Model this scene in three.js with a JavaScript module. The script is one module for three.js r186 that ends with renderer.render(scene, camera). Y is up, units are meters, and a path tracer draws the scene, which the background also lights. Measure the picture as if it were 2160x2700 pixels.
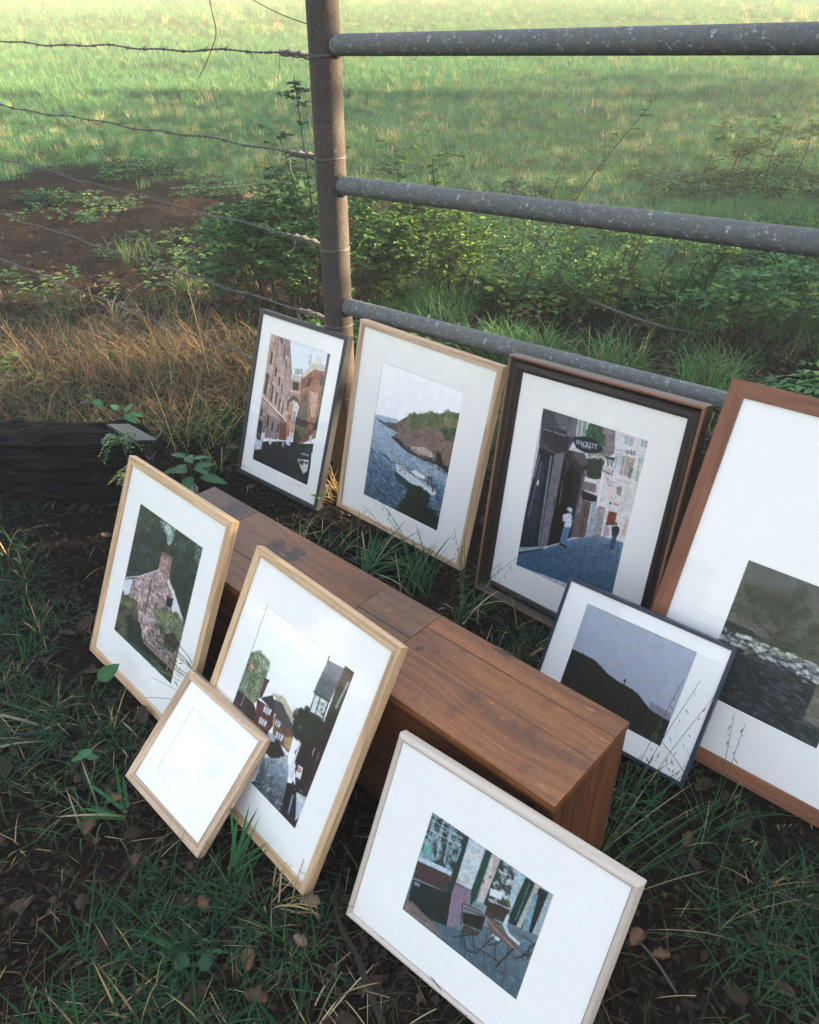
import * as THREE from 'three';
import { mergeGeometries, toCreasedNormals } from 'three/addons/utils/BufferGeometryUtils.js';
import { RoundedBoxGeometry } from 'three/addons/geometries/RoundedBoxGeometry.js';

// ------------------------------------------------------------------ camera, sky, sun, exposure
const scene = new THREE.Scene();
const camera = new THREE.PerspectiveCamera(68.68, 819 / 1024, 0.05, 600);
camera.position.set(0, 1.5, 0);
camera.rotation.set(THREE.MathUtils.degToRad(-31.384), 0, THREE.MathUtils.degToRad(-0.135));

const renderer = new THREE.WebGLRenderer({ antialias: true });
renderer.setSize(819, 1024);
renderer.toneMapping = THREE.LinearToneMapping;
renderer.toneMappingExposure = 8.1;
renderer.shadowMap.enabled = true;

const sunDir = new THREE.Vector3(0.941, 0.225, -0.252).normalize();
{
  // a clear morning sky: pale towards the horizon, blue overhead, a wide glow round the low sun
  const W = 512, H = 256, data = new Float32Array(W * H * 4), d = new THREE.Vector3();
  for (let r = 0; r < H; r++) for (let c = 0; c < W; c++) {
    const up = ((r + 0.5) / H - 0.5) * Math.PI, a = ((c + 0.5) / W - 0.5) * 2 * Math.PI;
    d.set(Math.cos(a) * Math.cos(up), Math.sin(up), Math.sin(a) * Math.cos(up));
    const h = Math.pow(1 - Math.max(0, d.y), 3), s = Math.max(0, d.dot(sunDir)), o = (r * W + c) * 4;
    const glow = 0.9 * Math.pow(s, 6) + 1.6 * Math.pow(s, 40);
    const zen = [0.128, 0.158, 0.207], hor = [0.244, 0.258, 0.28], g = [0.44, 0.34, 0.21];
    for (let k = 0; k < 3; k++) data[o + k] = zen[k] + (hor[k] - zen[k]) * h + glow * g[k];
    data[o + 3] = 1;
  }
  const sky = new THREE.DataTexture(data, W, H, THREE.RGBAFormat, THREE.FloatType);
  sky.mapping = THREE.EquirectangularReflectionMapping;
  sky.magFilter = THREE.LinearFilter;
  sky.needsUpdate = true;
  scene.background = sky;
  scene.environment = sky;
}
const sun = new THREE.DirectionalLight(new THREE.Color(1.0, 0.76, 0.46), 5);
sun.name = 'sun';
sun.position.copy(sunDir).multiplyScalar(60);
sun.castShadow = true;
sun.shadow.radius = 1;
sun.shadow.mapSize.set(4096, 4096);
Object.assign(sun.shadow.camera, { left: -30, right: 30, top: 30, bottom: -30, near: 1, far: 160 });
scene.add(sun, sun.target);
scene.fog = new THREE.FogExp2(new THREE.Color(0.93, 0.95, 0.86), 0.0072);

// ------------------------------------------------------------------ helpers
const R = THREE.MathUtils.degToRad, V = (x, y, z) => new THREE.Vector3(x, y, z);
function rnd(seed) { let s = seed >>> 0; return () => { s = (s + 0x6d2b79f5) | 0; let t = Math.imul(s ^ (s >>> 15), 1 | s); t = (t + Math.imul(t ^ (t >>> 7), 61 | t)) ^ t; return ((t ^ (t >>> 14)) >>> 0) / 4294967296; }; }
const hash = (x, y, s) => { let h = Math.imul(x | 0, 374761393) ^ Math.imul(y | 0, 668265263) ^ Math.imul(s | 0, 1274126177); h = Math.imul(h ^ (h >>> 13), 1274126177); return ((h ^ (h >>> 16)) >>> 0) / 4294967296; };
function noise2(x, y, s = 0, wx = 0, wy = 0) {
  let ix = Math.floor(x), iy = Math.floor(y); const fx = x - ix, fy = y - iy, u = fx * fx * (3 - 2 * fx), v = fy * fy * (3 - 2 * fy);
  const m = (a, w) => (w ? ((a % w) + w) % w : a), x0 = m(ix, wx), x1 = m(ix + 1, wx), y0 = m(iy, wy), y1 = m(iy + 1, wy);
  const a = hash(x0, y0, s), b = hash(x1, y0, s), c = hash(x0, y1, s), d = hash(x1, y1, s);
  return a + (b - a) * u + (c - a) * v + (a - b - c + d) * u * v;
}
const fbm = (x, y, s, o = 4) => { let v = 0, a = 0.5, t = 0; for (let i = 0; i < o; i++) { v += a * noise2(x, y, s + i * 17); t += a; a *= 0.5; x *= 2.03; y *= 2.03; } return v / t; };
const smooth = (a, b, x) => { const t = Math.min(1, Math.max(0, (x - a) / (b - a))); return t * t * (3 - 2 * t); };
const names = new Map();
function numbered(n) { const k = names.get(n) ?? 0; names.set(n, k + 1); return k ? n + '_' + String(k).padStart(3, '0') : n; }
function tag(o, label, category, group, kind) { if (label) o.userData.label = label; if (category) o.userData.category = category; if (group) o.userData.group = group; if (kind) o.userData.kind = kind; return o; }
function mesh(name, geo, mat, parent) { const m = new THREE.Mesh(geo, mat); m.name = parent ? name : numbered(name); m.castShadow = m.receiveShadow = true; (parent ?? scene).add(m); return m; }
function thing(name, label, category, group) { const g = new THREE.Group(); g.name = numbered(name); tag(g, label, category, group); scene.add(g); return g; }
const lin = (r, g, b) => new THREE.Color().setRGB(r, g, b);

// collects triangles with vertex colours and uv into one geometry
class MB {
  constructor() { this.p = []; this.c = []; this.u = []; this.i = []; }
  v(x, y, z, col, u = 0, w = 0) { this.p.push(x, y, z); this.c.push(col ? col[0] : 1, col ? col[1] : 1, col ? col[2] : 1); this.u.push(u, w); return this.p.length / 3 - 1; }
  t(a, b, c) { this.i.push(a, b, c); }
  q(a, b, c, d) { this.i.push(a, b, c, a, c, d); }
  geo() {
    const g = new THREE.BufferGeometry();
    g.setAttribute('position', new THREE.Float32BufferAttribute(this.p, 3)); g.setAttribute('color', new THREE.Float32BufferAttribute(this.c, 3)); g.setAttribute('uv', new THREE.Float32BufferAttribute(this.u, 2));
    g.setIndex(this.i); g.computeVertexNormals(); return g;
  }
}
// a grass blade: starts at b, heads along azimuth a, leans by lean at the root and bends by bend over its length
function blade(m, b, a, lean, bend, len, w, col, n = 4, tipCol) {
  const ca = Math.cos(a), sa = Math.sin(a), sx = -sa, sz = ca; let x = b[0], y = b[1], z = b[2], th = lean, L = -1, Rr = -1;
  for (let k = 0; k <= n; k++) {
    const t = k / n, ww = w * 0.5 * (k === n ? 0.06 : (0.75 + 0.25 * Math.sin(t * 2.6)) * (1 - 0.55 * t * t)), col2 = tipCol ? [0, 1, 2].map((j) => col[j] + (tipCol[j] - col[j]) * t) : col;
    const l = m.v(x + sx * ww, y, z + sz * ww, col2), r = m.v(x - sx * ww, y, z - sz * ww, col2);
    if (k) m.q(L, Rr, r, l);
    L = l; Rr = r; const s = len / n, h = Math.sin(th) * s; x += ca * h; z += sa * h; y += Math.cos(th) * s; th += bend / n;
  }
}
const jig = (c, r, k = 0.25) => { const f = 1 + (r() - 0.5) * 2 * k, h = (r() - 0.5) * k * 0.5; return [c[0] * f * (1 + h), c[1] * f, c[2] * f * (1 - h)]; };
// a leaf from p along dir with face normal nor, folded along its midrib
function leaf(m, p, dir, nor, L, W, col, fold = 0.25, droop = 0.15, simple = false) {
  const side = new THREE.Vector3().crossVectors(dir, nor).normalize(), up = new THREE.Vector3().crossVectors(side, dir).normalize();
  const at = (t, s, k) => [p.x + dir.x * t * L + side.x * s * W + up.x * k, p.y + dir.y * t * L + side.y * s * W + up.y * k, p.z + dir.z * t * L + side.z * s * W + up.z * k];
  const P = (t, s) => m.v(...at(t, s, Math.abs(s) * W * fold * 2 - droop * L * t * t), col, t, s);
  if (simple) { const a = P(0, 0), b = P(0.5, 0.5), c = P(1, 0), d = P(0.5, -0.5); m.t(a, b, c); m.t(a, c, d); return; }
  const a = P(0, 0), l1 = P(0.28, 0.42), m1 = P(0.28, 0), r1 = P(0.28, -0.42), l2 = P(0.62, 0.4), m2 = P(0.62, 0), r2 = P(0.62, -0.4), e = P(1, 0);
  m.t(a, l1, m1); m.t(a, m1, r1); m.q(m1, l1, l2, m2); m.q(r1, m1, m2, r2); m.t(m2, l2, e); m.t(m2, e, r2);
}
function tube(m, pts, r0, r1, col, seg = 6, sub = 4) {
  const cv = new THREE.CatmullRomCurve3(pts), n = (pts.length - 1) * sub, ring = []; const t = new THREE.Vector3(), up = V(0.31, 0.2, 0.93), s = new THREE.Vector3(), w = new THREE.Vector3();
  for (let k = 0; k <= n; k++) {
    const f = k / n, p = cv.getPoint(f); cv.getTangent(f, t); s.crossVectors(t, up).normalize(); w.crossVectors(s, t); const r = r0 + (r1 - r0) * f, row = [];
    for (let j = 0; j < seg; j++) { const a = (j / seg) * 6.28319; row.push(m.v(p.x + (s.x * Math.cos(a) + w.x * Math.sin(a)) * r, p.y + (s.y * Math.cos(a) + w.y * Math.sin(a)) * r, p.z + (s.z * Math.cos(a) + w.z * Math.sin(a)) * r, col, f, j / seg)); }
    if (k) for (let j = 0; j < seg; j++) m.q(ring[j], ring[(j + 1) % seg], row[(j + 1) % seg], row[j]);
    ring.splice(0, ring.length, ...row);
  }
}
// ------------------------------------------------------------------ textures
function dataTex(W, H, f, srgb = true, repeat = true) {
  const d = new Uint8Array(W * H * 4);
  for (let y = 0; y < H; y++) for (let x = 0; x < W; x++) { const c = f(x, y), o = (y * W + x) * 4; d[o] = Math.max(0, Math.min(255, c[0])); d[o + 1] = Math.max(0, Math.min(255, c[1])); d[o + 2] = Math.max(0, Math.min(255, c[2])); d[o + 3] = 255; }
  const t = new THREE.DataTexture(d, W, H); t.magFilter = THREE.LinearFilter; t.minFilter = THREE.LinearMipmapLinearFilter; if (repeat) t.wrapS = t.wrapT = THREE.RepeatWrapping; if (srgb) t.colorSpace = THREE.SRGBColorSpace; t.needsUpdate = true; return t;
}
// wood with its grain along u; one repeat is 1 m by 0.25 m
function wood(seed, base, dark, { streak = 0.5, pore = 0.5, figure = 1, blotch = 0.2, W = 1024, H = 256, extra } = {}) {
  return dataTex(W, H, (x, y) => {
    const u = (x / W) * 8, v = (y / H) * 8;
    const warp = noise2(u * 0.5, v * 0.5, seed, 4, 4) * figure * 1.6;
    let g = 0.5 * noise2(u * 0.5, v * 4 + warp * 4, seed + 1, 4, 0) + 0.3 * noise2(u, v * 11 + warp * 9, seed + 2, 8, 0) + 0.2 * noise2(u * 3, v * 30 + warp * 14, seed + 3, 24, 0);
    g = smooth(0.25, 0.8, g);
    const po = smooth(0.72, 0.9, noise2(u * 6, v * 32, seed + 5, 48, 256)) * pore, bl = (noise2(u * 0.5, v * 0.5, seed + 7, 4, 4) - 0.5) * blotch, fine = (hash(x, y, seed) - 0.5) * 0.05;
    let k = Math.min(1, Math.max(0, g * streak + po * 0.6)), c = [0, 1, 2].map((j) => (base[j] + (dark[j] - base[j]) * k) * (1 + bl + fine));
    return extra ? extra(c, x / W, y / H) : c;
  });
}
// ------------------------------------------------------------------ the ground
function groundY(x, z) {
  const near = smooth(3.6, 1.6, Math.hypot(x, z + 1.6)), d = -z - 6.3;
  const rise = d > -3 ? 0.1 * (d > 3 ? d : (d + 3) * (d + 3) / 12) : 0, hill = rise < 4.6 ? rise : 4.6 + 1.2 * Math.tanh((rise - 4.6) / 1.2);
  const bumps = (fbm(x * 1.3 + 9, z * 1.3 + 4, 3, 3) - 0.5) * 0.11 + (fbm(x * 0.35, z * 0.35, 8, 3) - 0.5) * 0.16 * smooth(5, 12, -z);
  return -0.022 + hill + bumps * (1 - near * 0.92) + (noise2(x * 9, z * 9, 5) - 0.5) * 0.012 + (z < -3.4 ? ((noise2(x * 5, z * 5, 6) - 0.5) * 0.07 + (noise2(x * 12, z * 12, 7) - 0.5) * 0.035) * smooth(-3.4, -4.4, z) * smooth(-14, -10, z) : 0);
}
// how grassy the ground is at a spot: 1 pasture, 0 bare soil and litter
function grassiness(x, z) {
  const edge = -8.6 - 0.25 * x + (fbm(x * 0.5 + 3, z * 0.5, 21, 3) - 0.5) * 3.4 + (x > 0.5 ? 2.2 * smooth(0.5, 3, x) : 0) - 1.9 * smooth(-0.9, -2.4, x);
  return smooth(edge + 0.9, edge - 0.9, z);
}
{
  const axis = (fine0, fine1, step, far0, far1) => { const a = []; for (let v = fine0; v <= fine1 + 1e-6; v += step) a.push(v); let s = step, v = fine1; while (v < far1) { s *= 1.16; v += s; a.push(v); } s = step; v = fine0; while (v > far0) { s *= 1.16; v -= s; a.unshift(v); } return a; };
  const xs = axis(-3.2, 3.2, 0.045, -150, 150), zs = axis(-9, 0.4, 0.045, -190, 60), p = [], c = [], u = [], idx = [], nx = xs.length;
  for (const z of zs) for (const x of xs) {
    const y = groundY(x, z), g = Math.max(grassiness(x, z) * smooth(0.5, -5, z), smooth(4, 7, Math.abs(x)) * smooth(-5, -3.5, z), smooth(3, 7, z)), n = fbm(x * 2.2, z * 2.2, 31, 3), bare = smooth(-3.5, -4.6, z) * smooth(0.6, -0.6, x);
    p.push(x, y, z); u.push(x / 1.2, z / 1.2);
    const soil = [0.010 + 0.012 * n + bare * 0.026 * (0.4 + n), 0.0075 + 0.008 * n + bare * 0.014 * (0.4 + n), 0.006 + 0.005 * n + bare * 0.009 * (0.4 + n)], turf = [0.12 + 0.06 * n, 0.24 + 0.08 * n, 0.075 + 0.03 * n];
    for (let k = 0; k < 3; k++) c.push(6.5 * (soil[k] + (turf[k] - soil[k]) * g));
  }
  for (let j = 0; j < zs.length - 1; j++) for (let i = 0; i < nx - 1; i++) { const a = j * nx + i; idx.push(a, a + nx, a + 1, a + 1, a + nx, a + nx + 1); }
  const g = new THREE.BufferGeometry();
  g.setAttribute('position', new THREE.Float32BufferAttribute(p, 3)); g.setAttribute('color', new THREE.Float32BufferAttribute(c, 3)); g.setAttribute('uv', new THREE.Float32BufferAttribute(u, 2)); g.setIndex(idx); g.computeVertexNormals();
  const crumbs = dataTex(1024, 1024, (x, y) => {
    const a = noise2(x / 8, y / 8, 1, 128, 128), b = noise2(x / 32, y / 32, 2, 32, 32), f = hash(x, y, 4), s = noise2(x / 3, y / 22, 7, 0, 0) > 0.86 ? 40 : 0, k = 14 + 26 * a * a + 16 * b + f * 18 + s * a;
    return [k * 1.12 + 10, k * 1.02 + 8, k * 0.9 + 6].map((q) => q + 18);
  });
  const bump = dataTex(512, 512, (x, y) => { const v = 255 * (0.45 * noise2(x / 6, y / 6, 11, 0, 0) + 0.35 * noise2(x / 20, y / 20, 12, 0, 0) + 0.2 * hash(x, y, 9)); return [v, v, v]; }, false);
  const m = mesh('ground', g, new THREE.MeshPhysicalMaterial({ specularIntensity: 0.15, vertexColors: true, map: crumbs, bumpMap: bump, bumpScale: 0.02, roughness: 1 }));
  tag(m, null, null, null, 'structure');
}
// ------------------------------------------------------------------ the pipe fence and its barbed wire
const POST = V(-0.263, 0, -2.7675), RAILDIR = V(Math.cos(R(-40.2)), 0, -Math.sin(R(-40.2)));
const pipeTex = (() => {
  const W = 1024, H = 512, cv = document.createElement('canvas'); cv.width = W; cv.height = H; const c = cv.getContext('2d'), r = rnd(77);
  c.fillStyle = '#565a5a'; c.fillRect(0, 0, W, H);
  for (let i = 0; i < 2600; i++) { c.globalAlpha = 0.10 + r() * 0.2; c.fillStyle = ['#6a6a66', '#484b4c', '#6a5a50', '#5f6466', '#515456', '#666c6a'][r() * 6 | 0]; c.beginPath(); c.ellipse(r() * W, r() * H, 3 + r() * 24, 2 + r() * 8, r() * 3, 0, 7); c.fill(); }
  for (let i = 0; i < 5200; i++) { c.globalAlpha = 0.25 + r() * 0.35; c.fillStyle = ['#8b9488', '#7c8880', '#98a09a', '#6d7570'][r() * 4 | 0]; const s = 0.5 + r() * r() * 2.2; c.beginPath(); c.ellipse(r() * W, r() * H, s * 1.2, s, r() * 3, 0, 7); c.fill(); }
  for (let i = 0; i < 620; i++) {   // lichen rosettes, some of them rings
    const x = r() * W, y = r() * H, s = 2 + r() * r() * 8; c.fillStyle = c.strokeStyle = ['#aab5ac', '#93a096', '#c2c9c0', '#7f8f86', '#8c9a7c'][r() * 5 | 0];
    if (r() < 0.4) { c.globalAlpha = 0.75; c.lineWidth = 1.4; c.beginPath(); c.arc(x, y, s * 0.8, 0, 7); c.stroke(); }
    for (let k = 0; k < 10; k++) { c.globalAlpha = 0.25 + r() * 0.4; const a = r() * 7, q = s * Math.sqrt(r()); c.beginPath(); c.arc(x + Math.cos(a) * q * 1.2, y + Math.sin(a) * q, 0.6 + r() * s * 0.3, 0, 7); c.fill(); }
  }
  const t = new THREE.CanvasTexture(cv); t.wrapS = t.wrapT = THREE.RepeatWrapping; t.colorSpace = THREE.SRGBColorSpace; return t;
})();
const pipeBump = dataTex(512, 256, (x, y) => { const v = 255 * (0.6 * noise2(x / 3, y / 3, 71, 0, 0) + 0.4 * hash(x, y, 3)); return [v, v, v]; }, false);
const pipeMat = new THREE.MeshStandardMaterial({ map: pipeTex, bumpMap: pipeBump, bumpScale: 0.0012, roughness: 0.78, metalness: 0.0 });
const rustTex = dataTex(512, 256, (x, y) => { const n = fbm(x / 20, y / 20, 41, 4), q = hash(x, y, 2) * 14; return [66 + 44 * n + q, 55 + 26 * n + q, 49 + 16 * n + q]; });
const postTex = (() => {   // the post: rustier, with fewer, smaller lichens
  const W = 1024, H = 512, cv = document.createElement('canvas'); cv.width = W; cv.height = H; const c = cv.getContext('2d'), r = rnd(78);
  c.fillStyle = '#403b39'; c.fillRect(0, 0, W, H);
  for (let i = 0; i < 3000; i++) { c.globalAlpha = 0.08 + r() * 0.17; c.fillStyle = ['#524238', '#332f2d', '#584538', '#403d3c', '#4a3d35', '#4d4d4c'][r() * 6 | 0]; c.beginPath(); c.ellipse(r() * W, r() * H, 4 + r() * 30, 3 + r() * 10, r() * 0.4, 0, 7); c.fill(); }
  for (let i = 0; i < 2600; i++) { c.globalAlpha = 0.3 + r() * 0.45; c.fillStyle = ['#8b9488', '#77816f', '#a3aaa0', '#6d7568'][r() * 4 | 0]; const s = 0.5 + r() * r() * r() * 3.4; c.beginPath(); c.ellipse(r() * W, r() * H, s * 1.2, s, r() * 3, 0, 7); c.fill(); }
  const t = new THREE.CanvasTexture(cv); t.wrapS = t.wrapT = THREE.RepeatWrapping; t.colorSpace = THREE.SRGBColorSpace; return t;
})();
const postMat = new THREE.MeshPhysicalMaterial({ map: postTex, bumpMap: pipeBump, bumpScale: 0.0012, roughness: 0.75, specularIntensity: 0.45 });
// a pipe from a to b with uv in metres (u along, v round), one repeat 0.8 m by 0.4 m
function pipe(a, b, r, seg = 40) {
  const m = new MB(), d = new THREE.Vector3().subVectors(b, a), L = d.length(), t = d.clone().normalize(), s = new THREE.Vector3().crossVectors(t, Math.abs(t.y) > 0.9 ? V(1, 0, 0) : V(0, 1, 0)).normalize(), w = new THREE.Vector3().crossVectors(s, t);
  for (const k of [0, 1]) for (let j = 0; j <= seg; j++) { const an = (j / seg) * 6.283185, p = a.clone().addScaledVector(t, L * k).addScaledVector(s, Math.cos(an) * r).addScaledVector(w, Math.sin(an) * r); m.v(p.x, p.y, p.z, null, (L * k) / 0.8 + a.y * 0.37, (j / seg) * 6.283 * r / 0.4); }
  for (let j = 0; j < seg; j++) m.q(j, j + 1, seg + 2 + j, seg + 1 + j);
  const g = m.geo(), n = g.attributes.normal; for (let k = 0; k < 2; k++) { const i0 = k * (seg + 1), i1 = i0 + seg; n.setXYZ(i1, n.getX(i0), n.getY(i0), n.getZ(i0)); }
  return g;
}
{
  const f = thing('pipe_fence', 'lichen spotted steel pipe fence with a thick post and three rails', 'fence');
  mesh('post', pipe(V(POST.x, -0.1, POST.z), V(POST.x, 1.82, POST.z), 0.0515, 48), postMat, f);
  const far = POST.clone().addScaledVector(RAILDIR, 3.5);
  mesh('post', pipe(V(far.x, -0.1, far.z), V(far.x, 1.82, far.z), 0.0515, 48), postMat, f);
  for (const p of [POST, far]) { const cap = new THREE.CylinderGeometry(0.0515, 0.0515, 0.006, 40); cap.translate(p.x, 1.8235, p.z); mesh('post_cap', cap, postMat, f); }
  for (const [h0, h1] of [[1.5263, 1.527], [1.124, 1.133], [0.7135, 0.713]]) {
    const a = POST.clone().addScaledVector(RAILDIR, 0.03).setY(h0), b = POST.clone().addScaledVector(RAILDIR, 3.47).setY(h1 + (h1 - h0) * 1.5);
    const rail = mesh('rail', pipe(a, b, 0.0298, 36), pipeMat, f);
    // the weld where the rail meets the post: a lumpy bead on the saddle line
    const m = new MB(), ring = []; const up = V(0, 1, 0), side = new THREE.Vector3().crossVectors(RAILDIR, up);
    const pts = []; for (let j = 0; j <= 28; j++) { const an = (j / 28) * 6.28319, y = Math.sin(an) * 0.031, s = Math.cos(an) * 0.031, out = Math.sqrt(Math.max(0, 0.0525 ** 2 - s * s)); pts.push(POST.clone().addScaledVector(RAILDIR, out).addScaledVector(side, s).setY(h0 + y)); }
    tube(m, pts, 0.0062, 0.0058, null, 6, 2); mesh('weld_bead', m.geo(), postMat, rail);
  }
}
const wireMat = new THREE.MeshStandardMaterial({ color: lin(0.12, 0.118, 0.118), roughness: 0.6, metalness: 0.5 });
const rustWire = new THREE.MeshStandardMaterial({ map: rustTex, roughness: 0.85 });
{
  const dir = V(Math.cos(R(138.5)), 0, -Math.sin(R(138.5))), nor = V(-dir.z, 0, dir.x), start = 0.05, END = 5.6;
  const lab = ['topmost strand of barbed wire, ending in a thick coil at the post', 'second barbed wire strand from the top, below the dangling end', 'third barbed wire strand from the top, coil ending above the middle of the post', 'fourth barbed wire strand, passing just behind the top of the black frame', 'lowest barbed wire strand, running through the dry grass'];
  [[1.5, 0.03], [1.207, 0.034], [0.914, 0.046], [0.641, 0.03], [0.355, 0.03]].forEach(([h, rise], w) => {
    const g = thing('barbed_wire', lab[w] , 'barbed wire', 'barbed wire strands tied to the fence post'), r = rnd(300 + w), ph = r() * 6;
    const at = (s) => POST.clone().addScaledVector(dir, s).setY(h + rise * s - 0.012 * Math.sin((s / END) * Math.PI) + 0.004 * Math.sin(s * 7 + ph) + 0.003 * Math.sin(s * 17 + ph));
    const m = new MB();
    for (const k of [0, 1]) { const pts = []; for (let s = start; s <= END; s += 0.011) { const a = s * 2 * Math.PI / 0.055 + k * Math.PI; pts.push(at(s).addScaledVector(nor, Math.cos(a) * 0.0023).add(V(0, Math.sin(a) * 0.0023, 0))); } tube(m, pts, 0.0021, 0.0021, null, 4, 1); }
    mesh('twisted_line', m.geo(), wireMat, g);
    for (let s = start + 0.10 + 0.05 * w; s < 3.3; s += 0.125 + (r() - 0.5) * 0.02) {
      const b = new MB(), c = at(s), tw = r() * 6.3, pts = [];
      for (let k = 0; k <= 14; k++) { const a = tw + k * 0.95; pts.push(c.clone().addScaledVector(dir, (k - 7) * 0.0009).addScaledVector(nor, Math.cos(a) * 0.0042).add(V(0, Math.sin(a) * 0.0042, 0))); }
      tube(b, pts, 0.0015, 0.0015, null, 4, 1);
      for (const [k, sg] of [[0, -1], [14, 1]]) { const e = pts[k], o = e.clone().sub(c).normalize(), tip = e.clone().addScaledVector(o, 0.012 + r() * 0.004).addScaledVector(dir, sg * 0.007).add(V(0, (r() - 0.5) * 0.008, 0)); tube(b, [e, e.clone().lerp(tip, 0.5), tip], 0.0016, 0.0006, null, 4, 1); }
      if (r() < 0.6) for (const sg of [-1, 1]) { const e = c.clone(), tip = e.clone().add(V(0, sg * 0.013, 0)).addScaledVector(nor, (r() - 0.5) * 0.016).addScaledVector(dir, (r() - 0.5) * 0.01); tube(b, [e, e.clone().lerp(tip, 0.5), tip], 0.0012, 0.0004, null, 4, 1); }
      mesh('barb', b.geo(), r() < 0.4 ? rustWire : wireMat, g);
    }
    // the free end wound back over the line, and the loop round the post
    const c = new MB(), pts = []; const len = [0.155, 0.14, 0.15, 0.16, 0.12][w];
    for (let k = 0; k <= 150; k++) { const s = 0.055 + (k / 150) * len, a = k * 0.78, q = 0.008 + 0.0026 * Math.sin(k * 0.9) + r() * 0.0012; pts.push(at(s).addScaledVector(nor, Math.cos(a) * q).add(V(0, Math.sin(a) * q, 0))); }
    tube(c, pts, 0.0026, 0.0026, null, 4, 1);
    const e = pts[150], drop = [0.07, 0.085, 0.05, 0.03, 0.02][w]; tube(c, [e, e.clone().add(V(-0.004, -drop * 0.5, 0.004)), e.clone().add(V([-0.012, 0.012, -0.02, 0.01, 0][w], -drop, 0.004))], 0.0014, 0.001, null, 4, 2);
    for (let k = 0; k < 3; k++) { const p0 = at(0.07 + r() * len * 0.9), tip = p0.clone().add(V((r() - 0.5) * 0.02, (r() < 0.6 ? 1 : -1) * 0.02, (r() - 0.5) * 0.02)); tube(c, [p0, p0.clone().lerp(tip, 0.5), tip], 0.0013, 0.0004, null, 4, 1); }
    mesh('end_coil', c.geo(), wireMat, g);
    const l = new MB(); for (const q of [0, 1]) { const lp = []; for (let k = 0; k <= 30; k++) { const a = Math.atan2(dir.z, dir.x) + (k / 30) * 6.2832; lp.push(V(POST.x + Math.cos(a) * 0.0532, h + q * 0.004 - 0.003 + 0.002 * Math.sin(a * 2 + q), POST.z + Math.sin(a) * 0.0532)); } tube(l, lp, 0.0016, 0.0016, null, 5, 1); }
    mesh('post_loop', l.geo(), wireMat, g);
  });
  // far end of the strands, outside the picture
  const p = POST.clone().addScaledVector(dir, END + 0.04), fp = thing('line_post', 'thin steel line post holding the far ends of the barbed wire', 'post');
  mesh('shaft', pipe(V(p.x, -0.2, p.z), V(p.x, 1.95, p.z), 0.032, 24), postMat, fp);
  const cap = new THREE.CylinderGeometry(0.032, 0.032, 0.006, 24); cap.translate(p.x, 1.953, p.z); mesh('cap', cap, postMat, fp);
  // loose ends hanging above the top strand
  const a = new MB(); tube(a, [V(-0.652, 1.70, -2.96), V(-0.645, 1.628, -2.955), V(-0.638, 1.562, -2.95), V(-0.671, 1.495, -2.945), V(-0.712, 1.433, -2.94)], 0.0022, 0.0016, null, 5, 6);
  tag(mesh('loose_wire', a.geo(), rustWire), 'bent loose wire hanging down across the topmost barbed strand', 'wire');
  const b = new MB(); tube(b, [V(-0.312, 1.582, -2.785), V(-0.366, 1.598, -2.80), V(-0.414, 1.615, -2.81), V(-0.52, 1.665, -2.83)], 0.0018, 0.0014, null, 5, 5);
  tag(mesh('loose_wire', b.geo(), rustWire), 'short loose wire rising to the left from beside the post top', 'wire');
}
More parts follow.
